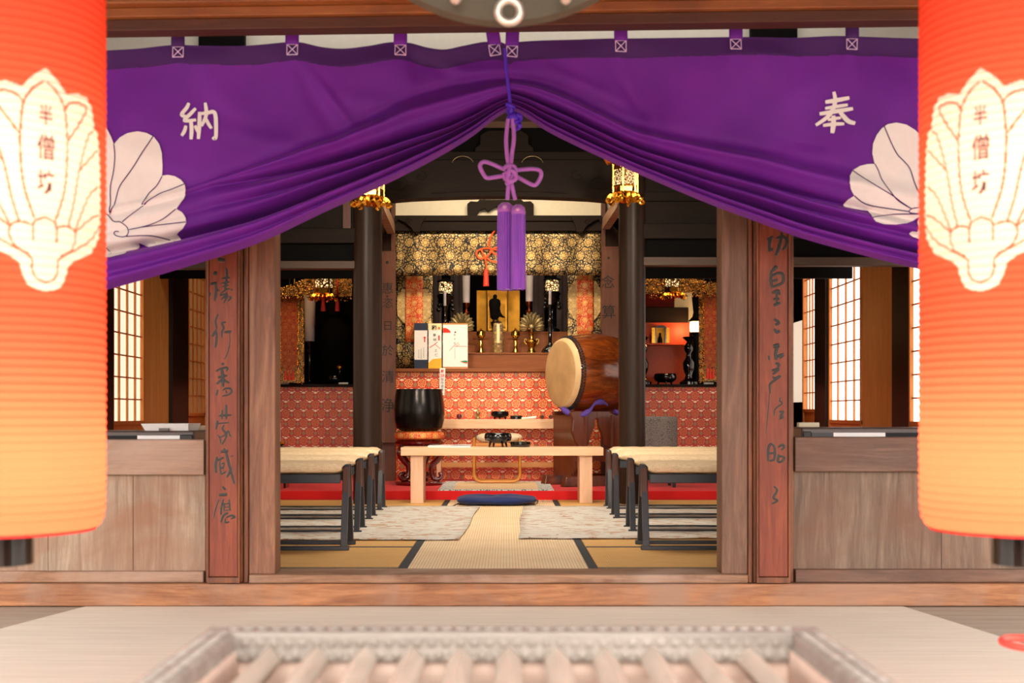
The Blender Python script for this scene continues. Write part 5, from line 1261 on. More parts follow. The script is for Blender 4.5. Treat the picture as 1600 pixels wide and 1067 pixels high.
# ================================================================ COUNTERS BEHIND THE LOW WALLS
def PB(a, b, c, d, Y, dd): return MB().box(PX(a, Y), PX(b, Y), Y, Y+dd, PZ(d, Y), PZ(c, Y))
def shelf_top(side, a, b):
    x0, x1 = sorted((PX(a, 6.0), PX(b, 6.0))); z = PZ(687 if side < 0 else 683, 6.0)-.012
    r = thing('counter', f'dark counter behind the low wall {"left" if side < 0 else "right"} of the doorway', 'counter', ((x0+x1)/2, 6.2, 0), 'counters behind the low walls')
    MB().box(x0, x1, 5.995, 6.45, z-.04, z).build('counter_top', M['greyrail'], r)
    for u in (x0+.03, x1-.08): MB().box(u, u+.05, 6.02, 6.40, 0, z-.04).build('leg', M['greyrail'], r)
    return z
zcl = shelf_top(-1, -120, 318); zcr = shelf_top(1, 1243, 1700)
Yq = 6.05
r = thing('document_tray', 'brown tray with black and white edge strip on the left counter', 'tray', (PX(215, Yq), Yq+.15, zcl))
MB().box(PX(100, Yq), PX(303, Yq), Yq+.01, Yq+.30, zcl, PZ(673, Yq)).build('tray_body', M['greyrail'], r, bevel=.008)
for a, b, m_ in ((100, 165, 'white'), (165, 215, 'ink'), (215, 281, 'white')): MB().box(PX(a, Yq), PX(b, Yq), Yq-.004, Yq+.01, zcl, PZ(680.5, Yq)).build('edge_strip', M[m_], r)
MB().box(PX(281, Yq), PX(301, Yq), Yq-.002, Yq+.01, zcl, PZ(679, Yq)).build('end_block', M['dark_metal'], r, bevel=.004)
zt_ = PZ(673, Yq)
r = thing('paper_stack', 'shallow white box on the brown tray of the left counter', 'box', (PX(255, Yq), Yq+.12, zt_))
MB().hexa([(PX(223, Yq), Yq+.04, zt_), (PX(291, Yq), Yq+.04, zt_), (PX(291, Yq), Yq+.24, zt_), (PX(223, Yq), Yq+.24, zt_)], [(PX(218, Yq), Yq+.02, PZ(662, Yq)), (PX(293, Yq), Yq+.02, PZ(662, Yq)), (PX(293, Yq), Yq+.26, PZ(662, Yq)), (PX(218, Yq), Yq+.26, PZ(662, Yq))]).build('box_body', M['white'], r)
MB().box(PX(248, Yq), PX(263, Yq), Yq+.0, Yq+.02, zt_, zt_+.012).build('handle', M['greyrail'], r)
MB().box(PX(304, 6.3), PX(317, 6.3), 6.3, 6.38, zcl, PZ(665, 6.3)).build('beige_box', M['beige'], label='small beige box at the end of the left counter by the post', cat='box', group='beige boxes on the counters', bevel=.003)
r = thing('document_tray', 'dark tray with black and white edge strip on the right counter', 'tray', (PX(1350, Yq), Yq+.15, zcr))
MB().box(PX(1253, Yq), PX(1520, Yq), Yq+.01, Yq+.30, zcr, PZ(668, Yq)).build('tray_body', M['greyrail'], r, bevel=.008)
for a, b, m_ in ((1268, 1302, 'navy_dark'), (1302, 1383, 'white'), (1383, 1437, 'ink'), (1437, 1520, 'white')): MB().box(PX(a, Yq), PX(b, Yq), Yq-.004, Yq+.01, zcr, PZ(676, Yq)).build('edge_strip', M[m_], r)
MB().box(PX(1255, Yq), PX(1268, Yq), Yq-.002, Yq+.01, zcr, PZ(674, Yq)).build('end_block', M['dark_metal'], r, bevel=.004)
MB().box(PX(1247, 6.4), PX(1279, 6.4), 6.38, 6.43, zcr, PZ(660, 6.4)).build('beige_box', M['beige'], label='beige box standing at the post end of the right counter', cat='box', group='beige boxes on the counters', bevel=.003)

# ================================================================ PURPLE CURTAIN (two halves)
YN = 5.45; MPP = YN/F
def interp(pts, x): xs_, ys_ = zip(*sorted(pts)); return np.interp(x, xs_, ys_)
def sinterp(pts, x):
    xs_, ys_ = map(np.array, zip(*sorted(pts))); x = np.clip(x, xs_[0], xs_[-1]); i = np.clip(np.searchsorted(xs_, x)-1, 0, len(xs_)-2)
    h = xs_[i+1]-xs_[i]; t = (x-xs_[i])/h; m = np.gradient(ys_, xs_)
    return (2*t**3-3*t**2+1)*ys_[i]+(t**3-2*t**2+t)*h*m[i]+(-2*t**3+3*t**2)*ys_[i+1]+(t**3-t**2)*h*m[i+1]
TOPL = [(40,84),(160,79),(215,76),(262,71),(279,70),(297,71),(345,72),(390,71),(425,68),(446,66),(468,66),(500,73),(532,76),(575,72),(612,66),(640,67),(668,74),(692,77),(725,71),(760,65),(784,66),(796,72)]
BOTL = [(40,488),(160,456),(250,431),(322,409),(400,383),(512,331),(580,300),(625,279),(680,250),(740,213),(775,186),(796,173)]
TOPR = [(796,72),(805,66),(815,65),(900,62),(960,60),(982,60),(1060,59),(1140,58),(1160,58),(1240,59),(1310,56),(1345,57),(1437,60),(1560,62)]
BOTR = [(796,172),(815,180),(850,203),(900,229),(945,250),(1016,281),(1128,328),(1180,347),(1241,370),(1317,392),(1441,423),(1560,448)]
AL = [(40,345),(160,325),(300,290),(400,256),(500,220),(600,176),(640,158),(690,142),(740,132),(796,127)]
AR = [(796,127),(835,131),(880,146),(930,170),(985,196),(1060,214),(1160,232),(1300,262),(1437,290),(1560,318)]
def gs(v, c, w): return np.exp(-((v-c)/w)**2)
def depth_n(px, py):
    """distance the cloth stands out towards the viewer, metres"""
    px = np.asarray(px, float); py = np.asarray(py, float); left = px < 796
    A = np.where(left, sinterp(AL, px), sinterp(AR, px)); B = np.where(left, sinterp(BOTL, px), sinterp(BOTR, px)); T = np.where(left, sinterp(TOPL, px), sinterp(TOPR, px))
    D = np.abs(px-796); w = (B-A)*MPP; s = (py-A)/np.maximum(B-A, 1)
    v1 = np.where(left, np.clip(.53-.0014*(D-143), .08, .60), .42); v2 = np.where(left, np.clip(.74-.0006*(D-236), .5, .82), .80)
    q = np.where(s < v1, s/v1*.4, np.where(s < v2, .4+(s-v1)/(v2-v1)*.35, .75+(s-v2)/(1-v2)*.25))
    near = np.exp(-D/330.0); fade = np.where(left, np.clip(1-(D-300)/200, .12, 1), np.clip(1-(D-420)/240, .3, 1))
    up = gs(q, .16, .10)*.55*fade+gs(q, .29, .05)*.30*near-gs(q, .40, .035)*.50*fade+gs(q, .50, .055)*.62*fade-gs(q, .575, .025)*.30*fade+gs(q, .64, .05)*.55*fade-gs(q, .755, .030)*.85+gs(q, .86, .07)*.95-gs(q, .915, .02)*.15*fade+gs(q, .96, .04)*.70
    amp = .040+.25*w
    d = np.where(s > -.3, up*amp, 0)*np.clip(s*8+2, 0, 1)
    # deep crease just above the fan near the tie
    d = d-.022*np.exp(-((py-A+7)/7)**2)*np.exp(-D/230.0)
    # free hanging cloth above: broad buckles and pulls from the straps
    f = np.clip((A-py)/60+.5, 0, 1)
    d = d+f*(.010*np.sin(px*.021+py*.012+1)+.008*np.sin(px*.009-py*.031)+.006*np.sin(px*.043+.8*np.sin(py*.03)))
    for sx_ in (279, 457, 626, 773, 800, 970, 1149, 1331):
        dy = np.clip(py-T, 0, 400); sp = 7+dy*.22
        d = d+.011*np.exp(-((px-sx_-dy*.12*np.sign(796-sx_))/sp)**2)*np.exp(-dy/110)-.008*np.exp(-((px-sx_-dy*.35)/sp)**2)*np.exp(-dy/80)
    for (cx_, cy_, w1, w2, an, a_) in ((520,160,60,9,.9,.016),(505,175,90,14,1.05,-.014),(690,110,40,12,.5,-.014),(655,105,20,14,1.4,-.018),(720,112,60,14,.1,.014),(600,165,60,16,.2,.012),(1000,165,50,10,.95,-.014),(1010,185,40,9,1.25,.014),(900,130,60,12,.45,.012),(930,150,60,8,.4,-.010),(440,225,90,14,.25,.010),(250,250,90,16,.3,.008),(1180,250,110,14,-.1,.010),(350,150,60,20,.6,.008),(1240,150,70,20,-.6,.008)):
        u = (px-cx_)*math.cos(an)+(py-cy_)*math.sin(an); v = -(px-cx_)*math.sin(an)+(py-cy_)*math.cos(an)
        d = d+a_*np.exp(-(u/w1)**2-(v/w2)**2)
    d = d+.014*np.clip((s-.97)/.03, 0, 1)*-1
    pin = np.clip((py-T)/26, 0.15, 1)
    return d*pin
def Nw(px, py, off=0.0): # cloth point in the world
    d = float(depth_n(px, py)); return ((px-VX)*MPP, YN-d-off, EYE-(py-VY)*MPP)
def cloth_half(x0, x1, TOP, BOT, label):
    nu, nv = 420, 240; 
    xs_ = np.linspace(x0, x1, nu); T = sinterp(TOP, xs_); B = sinterp(BOT, xs_); t = np.linspace(0, 1, nv)[:, None]
    py = T[None, :]*(1-t)+B[None, :]*t; px = np.repeat(xs_[None, :], nv, 0)
    d = depth_n(px, py); X = (px-VX)*MPP; Z = EYE-(py-VY)*MPP; Yv = YN-d
    V = np.stack([X, Yv, Z], -1)
    r = thing('door_curtain', label, 'curtain', ((x0+x1)/2*MPP-VX*MPP, YN, 1.4), 'halves of the purple entrance curtain')
    o = MB().grid([[tuple(p) for p in row] for row in V]).build('curtain_cloth', M['purple'], r, sharp=180)
    o.data.materials.append(M['purple_hem'])
    hem = ((py-T[None, :]) < 29)[:-1, :-1].reshape(-1).astype(np.int32)
    if len(o.data.polygons) == len(hem): o.data.polygons.foreach_set('material_index', hem)
    return r
cl_ = cloth_half(60, 797.2, TOPL, BOTL, 'left half of the purple entrance curtain, drawn up to the middle tie')
cr_ = cloth_half(795.4, 1540, TOPR, BOTR, 'right half of the purple entrance curtain, drawn up to the middle tie')
for px, a, b, pr, tl in ((279,70,40,cl_,0),(457,66,38,cl_,0),(626,67,34,cl_,0),(773,66,34,cl_,-8),(800,68,33,cr_,2),(970,60,30,cr_,-1),(1149,58,28,cr_,0),(1331,57,26,cr_,0)):
    w = 10.5; mb = MB(); dx = tl
    mb.grid([[((px+dx*(1-q)+e*w-VX)*MPP, YN-.006-.004*(1-abs(e))-float(depth_n(px, a+8))*q, EYE-((b-10)*(1-q)+(a+4)*q-VY)*MPP) for e in (-1, -.5, 0, .5, 1)] for q in np.linspace(0, 1, 8)])
    mb.build('strap', M['purple_hem'] if px < 300 or px > 1300 else M['purple'], pr, solid=.004)
    mb = MB(); ang = math.radians(tl*1.2 if tl else 0); cy = a+12
    def sq(u, v): return Nw(px+u*math.cos(ang)-v*math.sin(ang), cy+u*math.sin(ang)+v*math.cos(ang), .005)
    h = 8.3
    for p, q in (((-h,-h),(h,-h)),((h,-h),(h,h)),((h,h),(-h,h)),((-h,h),(-h,-h)),((-h,-h),(h,h)),((h,-h),(-h,h))):
        mb.tube([sq(p[0]+(q[0]-p[0])*k/4, p[1]+(q[1]-p[1])*k/4) for k in range(5)], .0021, 5)
    mb.build('stitched_square', M['stitch'], pr)
MB().tube([(-2.4, YN+.022, 2.36), (2.4, YN+.022, 2.40)], .012, 10).build('curtain_pole', M['brown_x'], label='thin pole behind the front beam carrying the purple curtain', cat='pole')

def lay(v2, f, mat, name, parent, off, step=5.0):
    v, ff = cut_grid(v2, f, step); a = np.array(v); d = depth_n(a[:, 0], a[:, 1])
    MB().add([((x-VX)*MPP, YN-dd-off, EYE-(y-VY)*MPP) for (x, y), dd in zip(v, d)], ff, True).build(name, mat, parent, sharp=180)
def lay_multi(items, mat, name, parent, off, step=5.0):
    mb = MB()
    for v2, f in items:
        v, ff = cut_grid(v2, f, step); a = np.array(v); d = depth_n(a[:, 0], a[:, 1])
        mb.add([((x-VX)*MPP, YN-dd-off, EYE-(y-VY)*MPP) for (x, y), dd in zip(v, d)], ff, True)
    mb.build(name, mat, parent, sharp=180)
NA = [([(1050,572),(1040,598),(1012,640),(1052,652)],19),([(1088,602),(1062,632),(1028,672),(1092,668)],19),([(1062,668),(1068,720),(1066,778)],20),([(1036,700),(1030,728),(1014,758)],18),([(1086,700),(1096,720),(1104,738)],17),
 ([(1110,622),(1110,700),(1106,776)],20),([(1108,634),(1150,628),(1192,626),(1202,700),(1200,768),(1182,766)],20),([(1140,570),(1146,610),(1144,650),(1122,704)],19),([(1146,660),(1160,690),(1178,716)],17)]
HO = [([(462,566),(520,558),(592,546)],21),([(462,600),(520,592),(584,584)],17),([(432,630),(520,618),(612,606)],21),([(508,510),(516,560),(502,612),(470,652),(412,692)],21),([(540,618),(566,652),(590,676),(624,688)],23),([(478,664),(512,658),(548,654)],16),([(452,694),(506,688),(566,688)],18),([(508,640),(508,690),(502,738)],24)]
for strokes, ox, pr in ((NA, 0, cl_), (HO, 1160, cr_)):
    items = []
    for i_, (pts, w) in enumerate(strokes):
        q = smooth_line([(ox+a/3.557, b/3.557) for a, b in pts], 6); n = len(q)
        items.append(ribbon(q, [w/3.557*(.62+.5*math.sin(PI*(k+1)/(n+1))**.6) for k in range(n)]))
    for k_, it in enumerate(items): pass
    lay_multi(items, M['white_dye'], 'white_character', pr, .006, 3)
EL = [(10,20),(45,50),(90,105),(120,160),(140,212),(180,165),(230,135),(300,120),(360,130),(408,155),(445,205),(465,270),(468,350),(462,400),(458,420),(500,415),(550,425),(590,448),(615,478),(626,520),(612,580),(565,655),(600,675),(628,715),(632,750),(605,790),(550,822),(557,850),(545,880),(500,905),(430,915),(350,905),(280,880),(205,848),(235,870),(243,920),(232,965),(250,966),(240,980),(150,1005),(80,1003),(45,995),(10,990)]
def tr(pts, ox, oy): return [(ox+x/4.444, oy+y/4.444) for x, y in pts]
def mir(pts, ax): return [(2*ax-x, y) for x, y in reversed(pts)]
EF = tr(EL+[p for p in mir(EL, 10) if p[0] < 9.5], 150, 180)
lay(EF, [tuple(range(len(EF)))], M['white_dye'], 'feather_fan_crest', cl_, .006, 3)
LL = [[(140,212),(144,290),(130,400),(108,500),(105,620),(97,690)],[(405,152),(330,270),(240,400),(175,490),(150,560),(130,630),(97,690)],[(460,425),(420,490),(365,545),(330,610),(300,650),(190,745)],[(615,478),(520,515),(430,550),(320,635)],[(562,655),(480,715),(400,755),(320,780),(235,797)],[(630,745),(450,765),(320,780)],[(545,862),(460,848),(360,838),(215,845)],[(30,685),(80,690),(130,740),(175,745),(215,775),(232,810),(222,838),(190,848),(150,840),(132,825),(140,808),(165,812)],[(20,560),(30,610),(40,685)],[(48,835),(50,880),(62,945),(90,975)],[(10,818),(40,815),(56,830),(48,850),(20,855)]]
lay_multi([ribbon(smooth_line(tr(p, 150, 180), 6), 1.5) for p in LL]+[ribbon(smooth_line(tr(mir(p, 10), 150, 180), 6), 1.5) for p in LL[:7]], M['line_dye'], 'crest_outline', cl_, .0085, 4)
ER = [(620,150),(570,105),(510,70),(440,57),(380,68),(340,95),(305,140),(280,200),(275,270),(292,340),(240,343),(190,355),(140,385),(112,430),(102,480),(115,520),(145,565),(105,590),(88,615),(95,635),(260,660),(258,690),(265,720),(290,745),(350,762),(430,766),(510,755),(570,730),(612,700),(590,760),(585,800),(580,815),(545,810),(532,822),(560,850),(620,872),(700,880)]
EF = tr(ER+[p for p in mir(ER, 700) if p[0] > 701], 1300, 180)
lay(EF, [tuple(range(len(EF)))], M['white_dye'], 'feather_fan_crest', cr_, .006, 3)
LR = [[(355,85),(400,180),(450,270),(500,320),(540,370),(570,460),(610,590)],[(292,340),(320,390),(340,450),(390,535),(450,600),(545,655)],[(138,388),(220,450),(320,515),(400,560),(480,615),(545,655)],[(145,565),(200,605),(260,628),(350,645),(530,672)],[(262,720),(350,698),(430,687),(610,690)],[(620,150),(608,220),(615,300),(640,400)],[(610,590),(608,640),(560,650),(535,660),(530,672),(545,682),(620,690)]]
lay_multi([ribbon(smooth_line(tr(p, 1300, 180), 6), 1.5) for p in LR]+[ribbon(smooth_line(tr(mir(p, 700), 1300, 180), 6), 1.5) for p in LR[:5]], M['line_dye'], 'crest_outline', cr_, .0085, 4)

# tie rope, bow cord and tassels
YC = 5.36
def pc(pts, dy=0, n=5): return [P(x, y, YC+dy) for x, y in smooth_line(pts, n)]
r = thing('violet_tie', 'bright violet tie rope gathering the purple curtain at the middle', 'tie rope', P(797, 190, YC))
MB().tube(pc([(789,76),(790,95),(791,110),(794,135),(797,160),(797,172)]), .0065, 8).build('rope', M['cord_violet'], r)
mb = MB().tube([P(x, y, YC-.01*math.sin(i*.8)) for i, (x, y) in enumerate(smooth_line([(793,163),(802,168),(794,175),(805,178),(795,184),(811,180),(812,188),(800,192),(796,184),(808,190),(812,197),(806,202)], 5))], .0095, 8)
mb.ball(P(797, 172, YC), .016, 10, sz=1.5); mb.ball(P(803, 184, YC), .02, 10); mb.build('rope_knot', M['cord_violet'], r)
r = thing('bow_cord', 'mauve silk cord tied in a bow hanging at the curtain middle', 'cord', P(797, 300, YC))
W2 = .0085
for nm, pts in (('upper_cord', [(794,186),(791,215),(792,240),(795,262)]), ('upper_cord', [(801,186),(803,215),(800,240),(798,262)]),
    ('left_loop', [(796,268),(782,262),(766,255),(755,253),(750,260),(756,273),(762,278),(778,276),(794,274)]),
    ('right_loop', [(799,267),(815,265),(833,264),(844,267),(845,276),(838,288),(830,288),(815,280),(800,273)]),
    ('lower_cord', [(796,280),(794,295),(793,312)]), ('lower_cord', [(798,280),(801,295),(805,312)])):
    MB().tube(pc(pts, -.01), W2, 10).build(nm, M['cord_pink'], r)
mb = MB()
for pts, dy in (([(787,266),(792,259),(803,260),(806,268),(800,276),(796,284),(790,288)], -.028), ([(790,272),(796,266),(797,258),(790,262)], -.03), ([(796,262),(795,272),(793,280),(799,283),(806,279),(805,270),(798,266)], -.036), ([(788,270),(789,279),(796,283)], -.02)):
    mb.tube(pc(pts, dy), W2, 10)
mb.build('knot', M['cord_pink'], r)
def big_tassel(x0, x1, y0, y1, dy, label):
    c = PX((x0+x1)/2, YC+dy); w = (PX(x1, YC+dy)-PX(x0, YC+dy))/2; Y = YC+dy
    r = thing('silk_tassel', label, 'tassel', (c, Y, PZ(y1, Y)), 'violet silk tassels'); z0, z1 = PZ(y1, Y), PZ(y0, Y); ht = z1-z0
    g = []
    for i in range(24):
        t = i/23; z = z1-.030-(ht-.030)*t; rr = w*(.93+.07*min(1, t*3))
        g.append([(c+(rr+.0012*math.cos(22*a+i*.1))*math.cos(a), Y+(rr+.0012*math.cos(22*a))*math.sin(a), z-(.002*math.cos(7*a) if i == 23 else 0)) for a in np.linspace(0, 2*PI, 133)[:-1]])
    mb = MB().grid(g, True); mb.lathe([(.001, z0+.002), (w*.95, z0+.003)], (c, Y, 0), 24, close=False); mb.build('threads', M['tassel'], r)
    MB().lathe([(w*.98, z1-.040), (w*1.02, z1-.030), (w*.9, z1-.012), (w*.45, z1), (.001, z1+.002)], (c, Y, 0), 32).build('crown', M['cord_pink'], r)
    MB().ball((c-.1*w, Y-w*.92, z1-.022), w*.32, 12).build('bead', M['pearl_cap'], r)
big_tassel(777, 803, 317, 453, 0.02, 'left and larger of the two violet silk tassels under the bow')
big_tassel(799, 821, 320, 452, -.03, 'right and narrower of the two violet silk tassels under the bow')

# ================================================================ PAPER LANTERNS
def inpoly(px, py, poly):
    ins = np.zeros(px.shape, bool); n = len(poly); j = n-1
    for i in range(n):
        xi, yi = poly[i]; xj, yj = poly[j]
        c = ((yi > py) != (yj > py)) & (px < (xj-xi)*(py-yi)/((yj-yi) if abs(yj-yi) > 1e-12 else 1e-12)+xi); ins ^= c; j = i
    return ins
YL = 3.0; RL = .238
def cyl_hit(px, py, cx):
    """pixel -> (angle, height) on the lantern"""
    dx = (px-VX)/F; a = dx*dx+1; b = -2*(dx*cx+YL); c = cx*cx+YL*YL-RL*RL; disc = b*b-4*a*c
    t = (-b-math.sqrt(max(disc, 0)))/(2*a); x, y = dx*t-cx, t-YL
    return math.atan2(x, -y), EYE-(py-VY)*t/F
def paper_lantern(cxpx, side, label, ring):
    cx = PX(cxpx, YL); zb, zt_ = .452, 1.93
    r = thing('paper_lantern', label, 'lantern', (cx, YL, zb), 'large red paper lanterns at the porch')
    # crest traced on the left lantern, mirrored about its own axis
    lcx = PX(-3, YL); K = 2.806
    def H(p): return cyl_hit(p[0]/K, 90+p[1]/K, lcx)
    a0 = H((200, 50))[0]
    half = [(200,45),(240,85),(268,120),(290,160),(340,158),(385,180),(406,230),(414,310),(428,330),(436,400),(440,500),(441,600),(441,700),(436,790),(400,860),(330,890),(300,915),(290,960),(270,1005),(235,1020),(200,1025)]
    lines = [([(205,105),(250,150),(285,225),(295,330),(297,420),(285,580),(245,715)],9),([(285,225),(310,200),(350,200),(380,235),(300,365)],9),([(412,320),(388,350),(350,490),(325,640),(300,740)],8),([(430,405),(350,495)],8),([(433,565),(388,615),(330,760)],8),([(437,690),(395,710),(330,768)],8),([(200,700),(225,712),(248,735),(250,810)],9),([(255,745),(295,738),(325,760),(332,800),(310,850),(265,870)],8),([(200,985),(240,970),(255,930),(260,885),(330,845),(400,800),(438,740)],8)]
    sg = -1 if side > 0 else 1
    ax0 = a0*sg
    def U(p): a, z = H(p); return (a-a0, z)
    rel = [U(p) for p in half]; z_ref = rel[0][1]
    mp = lambda a, z: ((ax0+a)*RL, z)
    poly = [mp(a, z) for a, z in rel]+[mp(-a, z) for a, z in reversed(rel[1:-1])]
    red = []
    for pts, w in lines:
        q = [U(p) for p in smooth_line(pts, 5)]; ww = w/K*YL/F*1.05
        for s2 in (1, -1): red.append(ribbon([mp(a*s2, z) for a, z in q], ww))
    # mesh: finer columns on the visible front
    ang = np.concatenate([np.linspace(-PI, -1.75, 24, endpoint=False), np.linspace(-1.75, 1.75, 430, endpoint=False), np.linspace(1.75, PI, 24, endpoint=False)])
    nz = 620; zz = np.linspace(zb, zt_, nz); P_ = .0182
    tt = (zz-zb)/(zt_-zb); env = RL*np.clip(1-.10*np.exp(-tt/.008)-.02*np.exp(-tt/.03)-.10*np.exp(-(1-tt)/.012), .2, 1)
    rad = env-.0042*(1-np.abs(np.sin(PI*(zz-zb)/P_))**.7)
    A_, Z_ = np.meshgrid(ang, zz); Rr = np.repeat(rad[:, None], len(ang), 1)
    X = Rr*np.sin(A_); Yv = -Rr*np.cos(A_); Zl = Z_-zb
    nu = len(ang); V = np.stack([X, Yv, Zl], -1).reshape(-1, 3)
    i = np.arange(nz-1)[:, None]*nu; j = np.arange(nu)[None, :]; jn = (j+1) % nu
    Fq = np.stack([i+j, i+jn, i+nu+jn, i+nu+j], -1).reshape(-1, 4)
    me = bpy.data.meshes.new('paper_body'); me.vertices.add(len(V)); me.vertices.foreach_set('co', V.reshape(-1))
    me.loops.add(len(Fq)*4); me.loops.foreach_set('vertex_index', Fq.reshape(-1).astype(np.int32)); me.polygons.add(len(Fq))
    me.polygons.foreach_set('loop_start', np.arange(0, len(Fq)*4, 4, dtype=np.int32)); me.polygons.foreach_set('loop_total', np.full(len(Fq), 4, dtype=np.int32))
    me.update(calc_edges=True); me.validate(); me.polygons.foreach_set('use_smooth', [True]*len(me.polygons))
    u = (A_*RL).reshape(-1); zf = Z_.reshape(-1); m = inpoly(u, zf, poly).astype(float); rd = np.zeros(len(u), bool)
    for v, f in red:
        v = np.array(v); lo, hi = v.min(0), v.max(0); sel = np.where((u >= lo[0]) & (u <= hi[0]) & (zf >= lo[1]) & (zf <= hi[1]))[0]
        for q in f: 
            if len(sel): rd[sel] |= inpoly(u[sel], zf[sel], [tuple(v[k]) for k in q])
    m[rd] = 0.0
    at = me.attributes.new('crest', 'FLOAT', 'POINT'); at.data.foreach_set('value', m.astype(np.float32))
    o = bpy.data.objects.new('paper_body', me); C.objects.link(o); o.parent = r; me.materials.append(M['lantern_paper'])
    # black brush characters
    for ch, yy, sz in (('半', 90+253/K, 33), ('僧', 90+392/K, 42), ('坊', 90+543/K, 40)):
        v, f = glyph(ch, .01); z0 = cyl_hit(200/K, yy, lcx)[1]; s_ = sz*YL/F*.92
        v, f = cut_grid([(x*s_*.72, z*s_) for x, z in v], f, .012)
        MB().add([(cx+(RL+.0015)*math.sin(ax0+x/RL), YL-(RL+.0015)*math.cos(ax0+x/RL), z0+z) for x, z in v], f).build('brush_character', M['lantern_ink'], r)
    z = zb
    MB().lathe([(.001, z+.004), (RL*.9, z+.004), (RL*.9, z-.002), (.001, z-.004)], (cx, YL, 0), 48).build('bottom_paper', M['lantern_red'], r)
    MB().lathe([(.078, z), (.078, z-.078), (.070, z-.078), (.070, z)], (cx, YL, 0), 40, close=False).build('black_bottom_ring', M['lacquer_black'], r)
    MB().lathe([(.001, zt_+.06), (.11, zt_+.06), (.12, zt_+.05), (.215, zt_), (.20, zt_-.01)], (cx, YL, 0), 40, close=False).build('black_top_ring', M['lacquer_black'], r)
    tx = cx+.016*(1 if side < 0 else -1)
    MB().ball((tx, YL-.10, z-.028), .017, 16).build('brass_ball', M['brass'], r)
    MB().tube([(tx, YL-.10, z-.045), (tx, YL-.10, z-.15)], [.006, .011], 10).build('bottom_tassel', M['mauve'], r)
    MB().tube([(tx, YL-.10, z-.01), (tx, YL-.08, z)], .003, 6).build('ball_cord', M['dull_brass'], r)
    if ring:
        rz = PZ(1005, YL); MB().tube([(cx+.052*math.cos(a), YL+.052*math.sin(a)*1.4, rz) for a in np.linspace(0, 2*PI, 32)], .0085, 8, cap=False).build('pull_ring', M['cord_red2'], r)
        MB().tube([(cx, YL, z-.004), (cx+.01, YL+.02, (z+rz)/2), (cx+.03, YL+.045, rz)], .004, 6).build('pull_cord', M['cord_red2'], r)
    MB().tube([(cx, YL, zt_+.06), (cx, YL, 2.77)], .007, 6).build('hanging_cord', M['dark_metal'], r)
    point_light('lantern_bulb', (cx, YL, .60), 16, (1, .82, .62), .05)
    point_light('lantern_bulb_upper', (cx, YL, 1.28), 3.6, (1, .82, .62), .05)
def lantern_paper():
    m = Mat('red_lantern_paper'); t = m.t; a = m.n('Attribute'); a.attribute_name = 'crest'; f = S(t, a.outputs['Fac'])
    col = m.mix(f, lin((240,98,68)), lin((255,232,212)))
    tr_ = m.n('BsdfTranslucent'); di = m.n('BsdfDiffuse'); t.links.new(col, tr_.inputs[0]); t.links.new(col, di.inputs[0])
    rf = m.n('BsdfRefraction'); rf.inputs['IOR'].default_value = 1.03; rf.inputs['Roughness'].default_value = .75; t.links.new(col, rf.inputs[0])
    mx1 = m.n('MixShader'); mx1.inputs[0].default_value = .5; t.links.new(di.outputs[0], mx1.inputs[1]); t.links.new(tr_.outputs[0], mx1.inputs[2])
    t.links.new(mx1.outputs[0], t.nodes['Material Output'].inputs[0]); return m.m
M['lantern_paper'] = lantern_paper()
M['lantern_red'] = plain('lantern_bottom_red', (214,30,24), .6)
M['lantern_ink'] = plain('lantern_ink', (84,72,68), .8)
M['cord_red2'] = plain('coral_red_cord', (240,80,66), .6)
paper_lantern(-3, -1, 'huge red paper lantern with white feather-fan crest, left end of the porch', False)
paper_lantern(1605, 1, 'huge red paper lantern with white feather-fan crest, right end of the porch', True)

# ================================================================ GONG AND OFFERTORY BOX
Yg = 3.2; Rg = .45; zc = PZ(43, Yg)+Rg; cx = PX(788, Yg)
r = thing('crocodile_mouth_gong', 'round olive bronze gong hanging above the doorway', 'gong', (cx, Yg, zc-Rg))
MB().lathe([(.001, -.075), (.12, -.07), (.20, -.055), (.30, -.05), (.38, -.04), (.44, -.02), (.45, 0), (.44, .02), (.38, .04), (.30, .05), (.001, .07)], (cx, Yg, zc), 72, (0, 1, 0)).build('gong_body', M['gong'], r)
mb = MB()
for s_ in (-1, 1): mb.tube([(cx+s_*.30, Yg, zc+.32), (cx+s_*.30, Yg, 2.77)], .012, 8)
mb.build('hanging_rope', M['cord_red'], r)
mb = MB()
for px in (712, 884): mb.ball(P(px, -2, Yg-.07), .014, 14, sy=1.2)
mb.build('boss', M['steel'], r)
zr_ = PZ(18, 3.08); xr_ = PX(795.5, 3.08)
mb = MB().tube([(xr_+.0265*math.cos(a), 3.08, zr_+.0265*math.sin(a)) for a in np.linspace(0, 2*PI, 40)], .0095, 12, cap=False)
mb.build('steel_ring', M['steel'], r)
MB().tube([(xr_, 3.08, zr_+.03), (xr_, 3.12, zr_+.09), (xr_, 3.17, zr_+.12)], .006, 8).build('ring_hook', M['steel'], r)

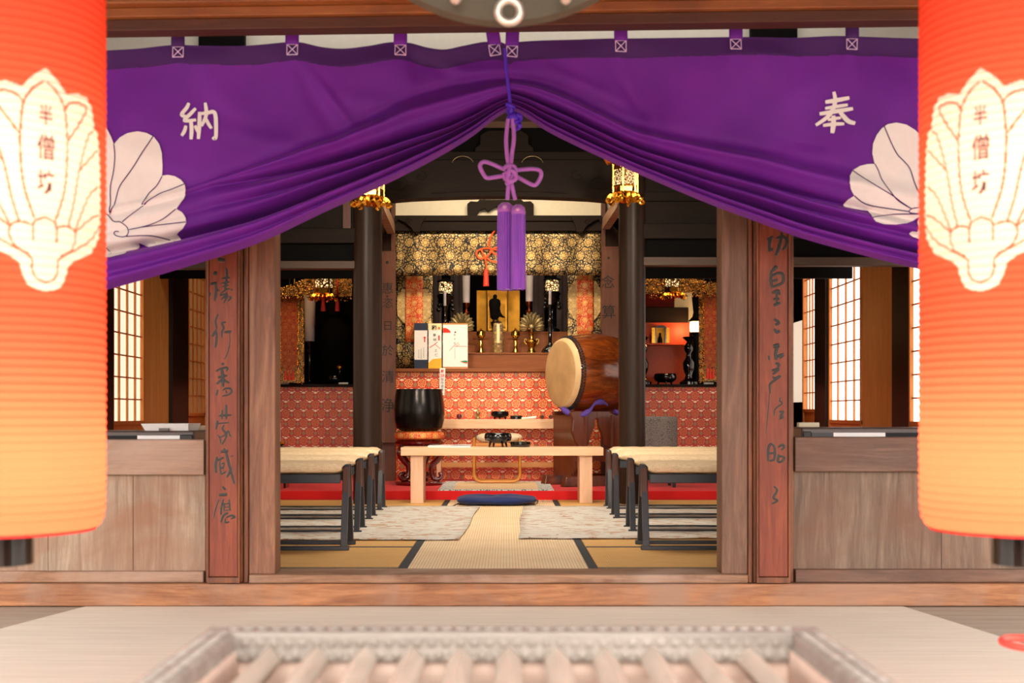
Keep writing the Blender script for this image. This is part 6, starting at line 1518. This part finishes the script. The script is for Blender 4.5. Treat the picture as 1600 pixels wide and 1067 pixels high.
zt_ = .36; bx0, bx1 = -.50, .525; by1, by0 = 2.21, 1.50
r = thing('offertory_box', 'weathered wooden offertory box with slatted top before the doorway', 'offertory box', (.01, 1.85, -.136))
box_w = wood('offertory_box_wood', (206,176,158), (234,208,192), 'x', .6, 1.0); box_g = wood('carved_rim_wood', (112,100,92), (172,160,150), 'x', .7, 1.0); bar_w = wood('offertory_bar_wood', (160,144,130), (204,186,170), 'y', .6, 1.0)
w = .075
mb = MB(); mb.box(bx0+.03, bx1-.03, by1-.05, by1-.02, -.136, zt_-.03); mb.box(bx0+.03, bx1-.03, by0+.02, by0+.05, -.136, zt_-.03); mb.box(bx0+.03, bx0+.06, by0+.02, by1-.02, -.136, zt_-.03); mb.box(bx1-.06, bx1-.03, by0+.02, by1-.02, -.136, zt_-.03); mb.build('box_walls', box_w, r)
def rim(a, b, c, d, nm='rim'): MB().box(a, b, c, d, zt_-.05, zt_).build(nm, box_g, r, bevel=.006)
rim(bx0, bx1, by1-.065, by1); rim(bx0, bx1, by0, by0+.065); rim(bx0, bx0+.055, by0+.06, by1-.06); rim(bx1-.055, bx1, by0+.06, by1-.06)
mb = MB(); x = bx0+.05
while x < bx1-.04:
    mb.ball((x, by1-.035, zt_+.001), .009, 8, sz=.5); mb.ball((x+.0, by1-.066, zt_-.016), .009, 8, sy=.5); mb.ball((x+.012, by1-.066, zt_-.036), .009, 8, sy=.5); x += .0235
y = by0+.07
while y < by1-.06:
    for a in (bx0+.018, bx0+.040, bx1-.018, bx1-.040): mb.ball((a, y, zt_+.001), .008, 8, sz=.5)
    y += .0235
mb.build('carved_beading', box_g, r)
MB().box(bx0+.06, bx1-.06, by0+.06, by1-.05, .20, .21).build('inner_board', box_w, r)
sp = 75.4/F*2.13; n = 0; x = PX(795, 2.13)-6*sp
while x < bx1-.07:
    if x > bx0+.07:
        h = .021; za = zt_-.022
        MB().hexa([(x, by1-.05, za), (x+h, by1-.05, za-h), (x, by1-.05, za-2.6*h), (x-h, by1-.05, za-h)], [(x, by0+.05, za), (x+h, by0+.05, za-h), (x, by0+.05, za-2.6*h), (x-h, by0+.05, za-h)]).build('slat', bar_w, r)
    x += sp
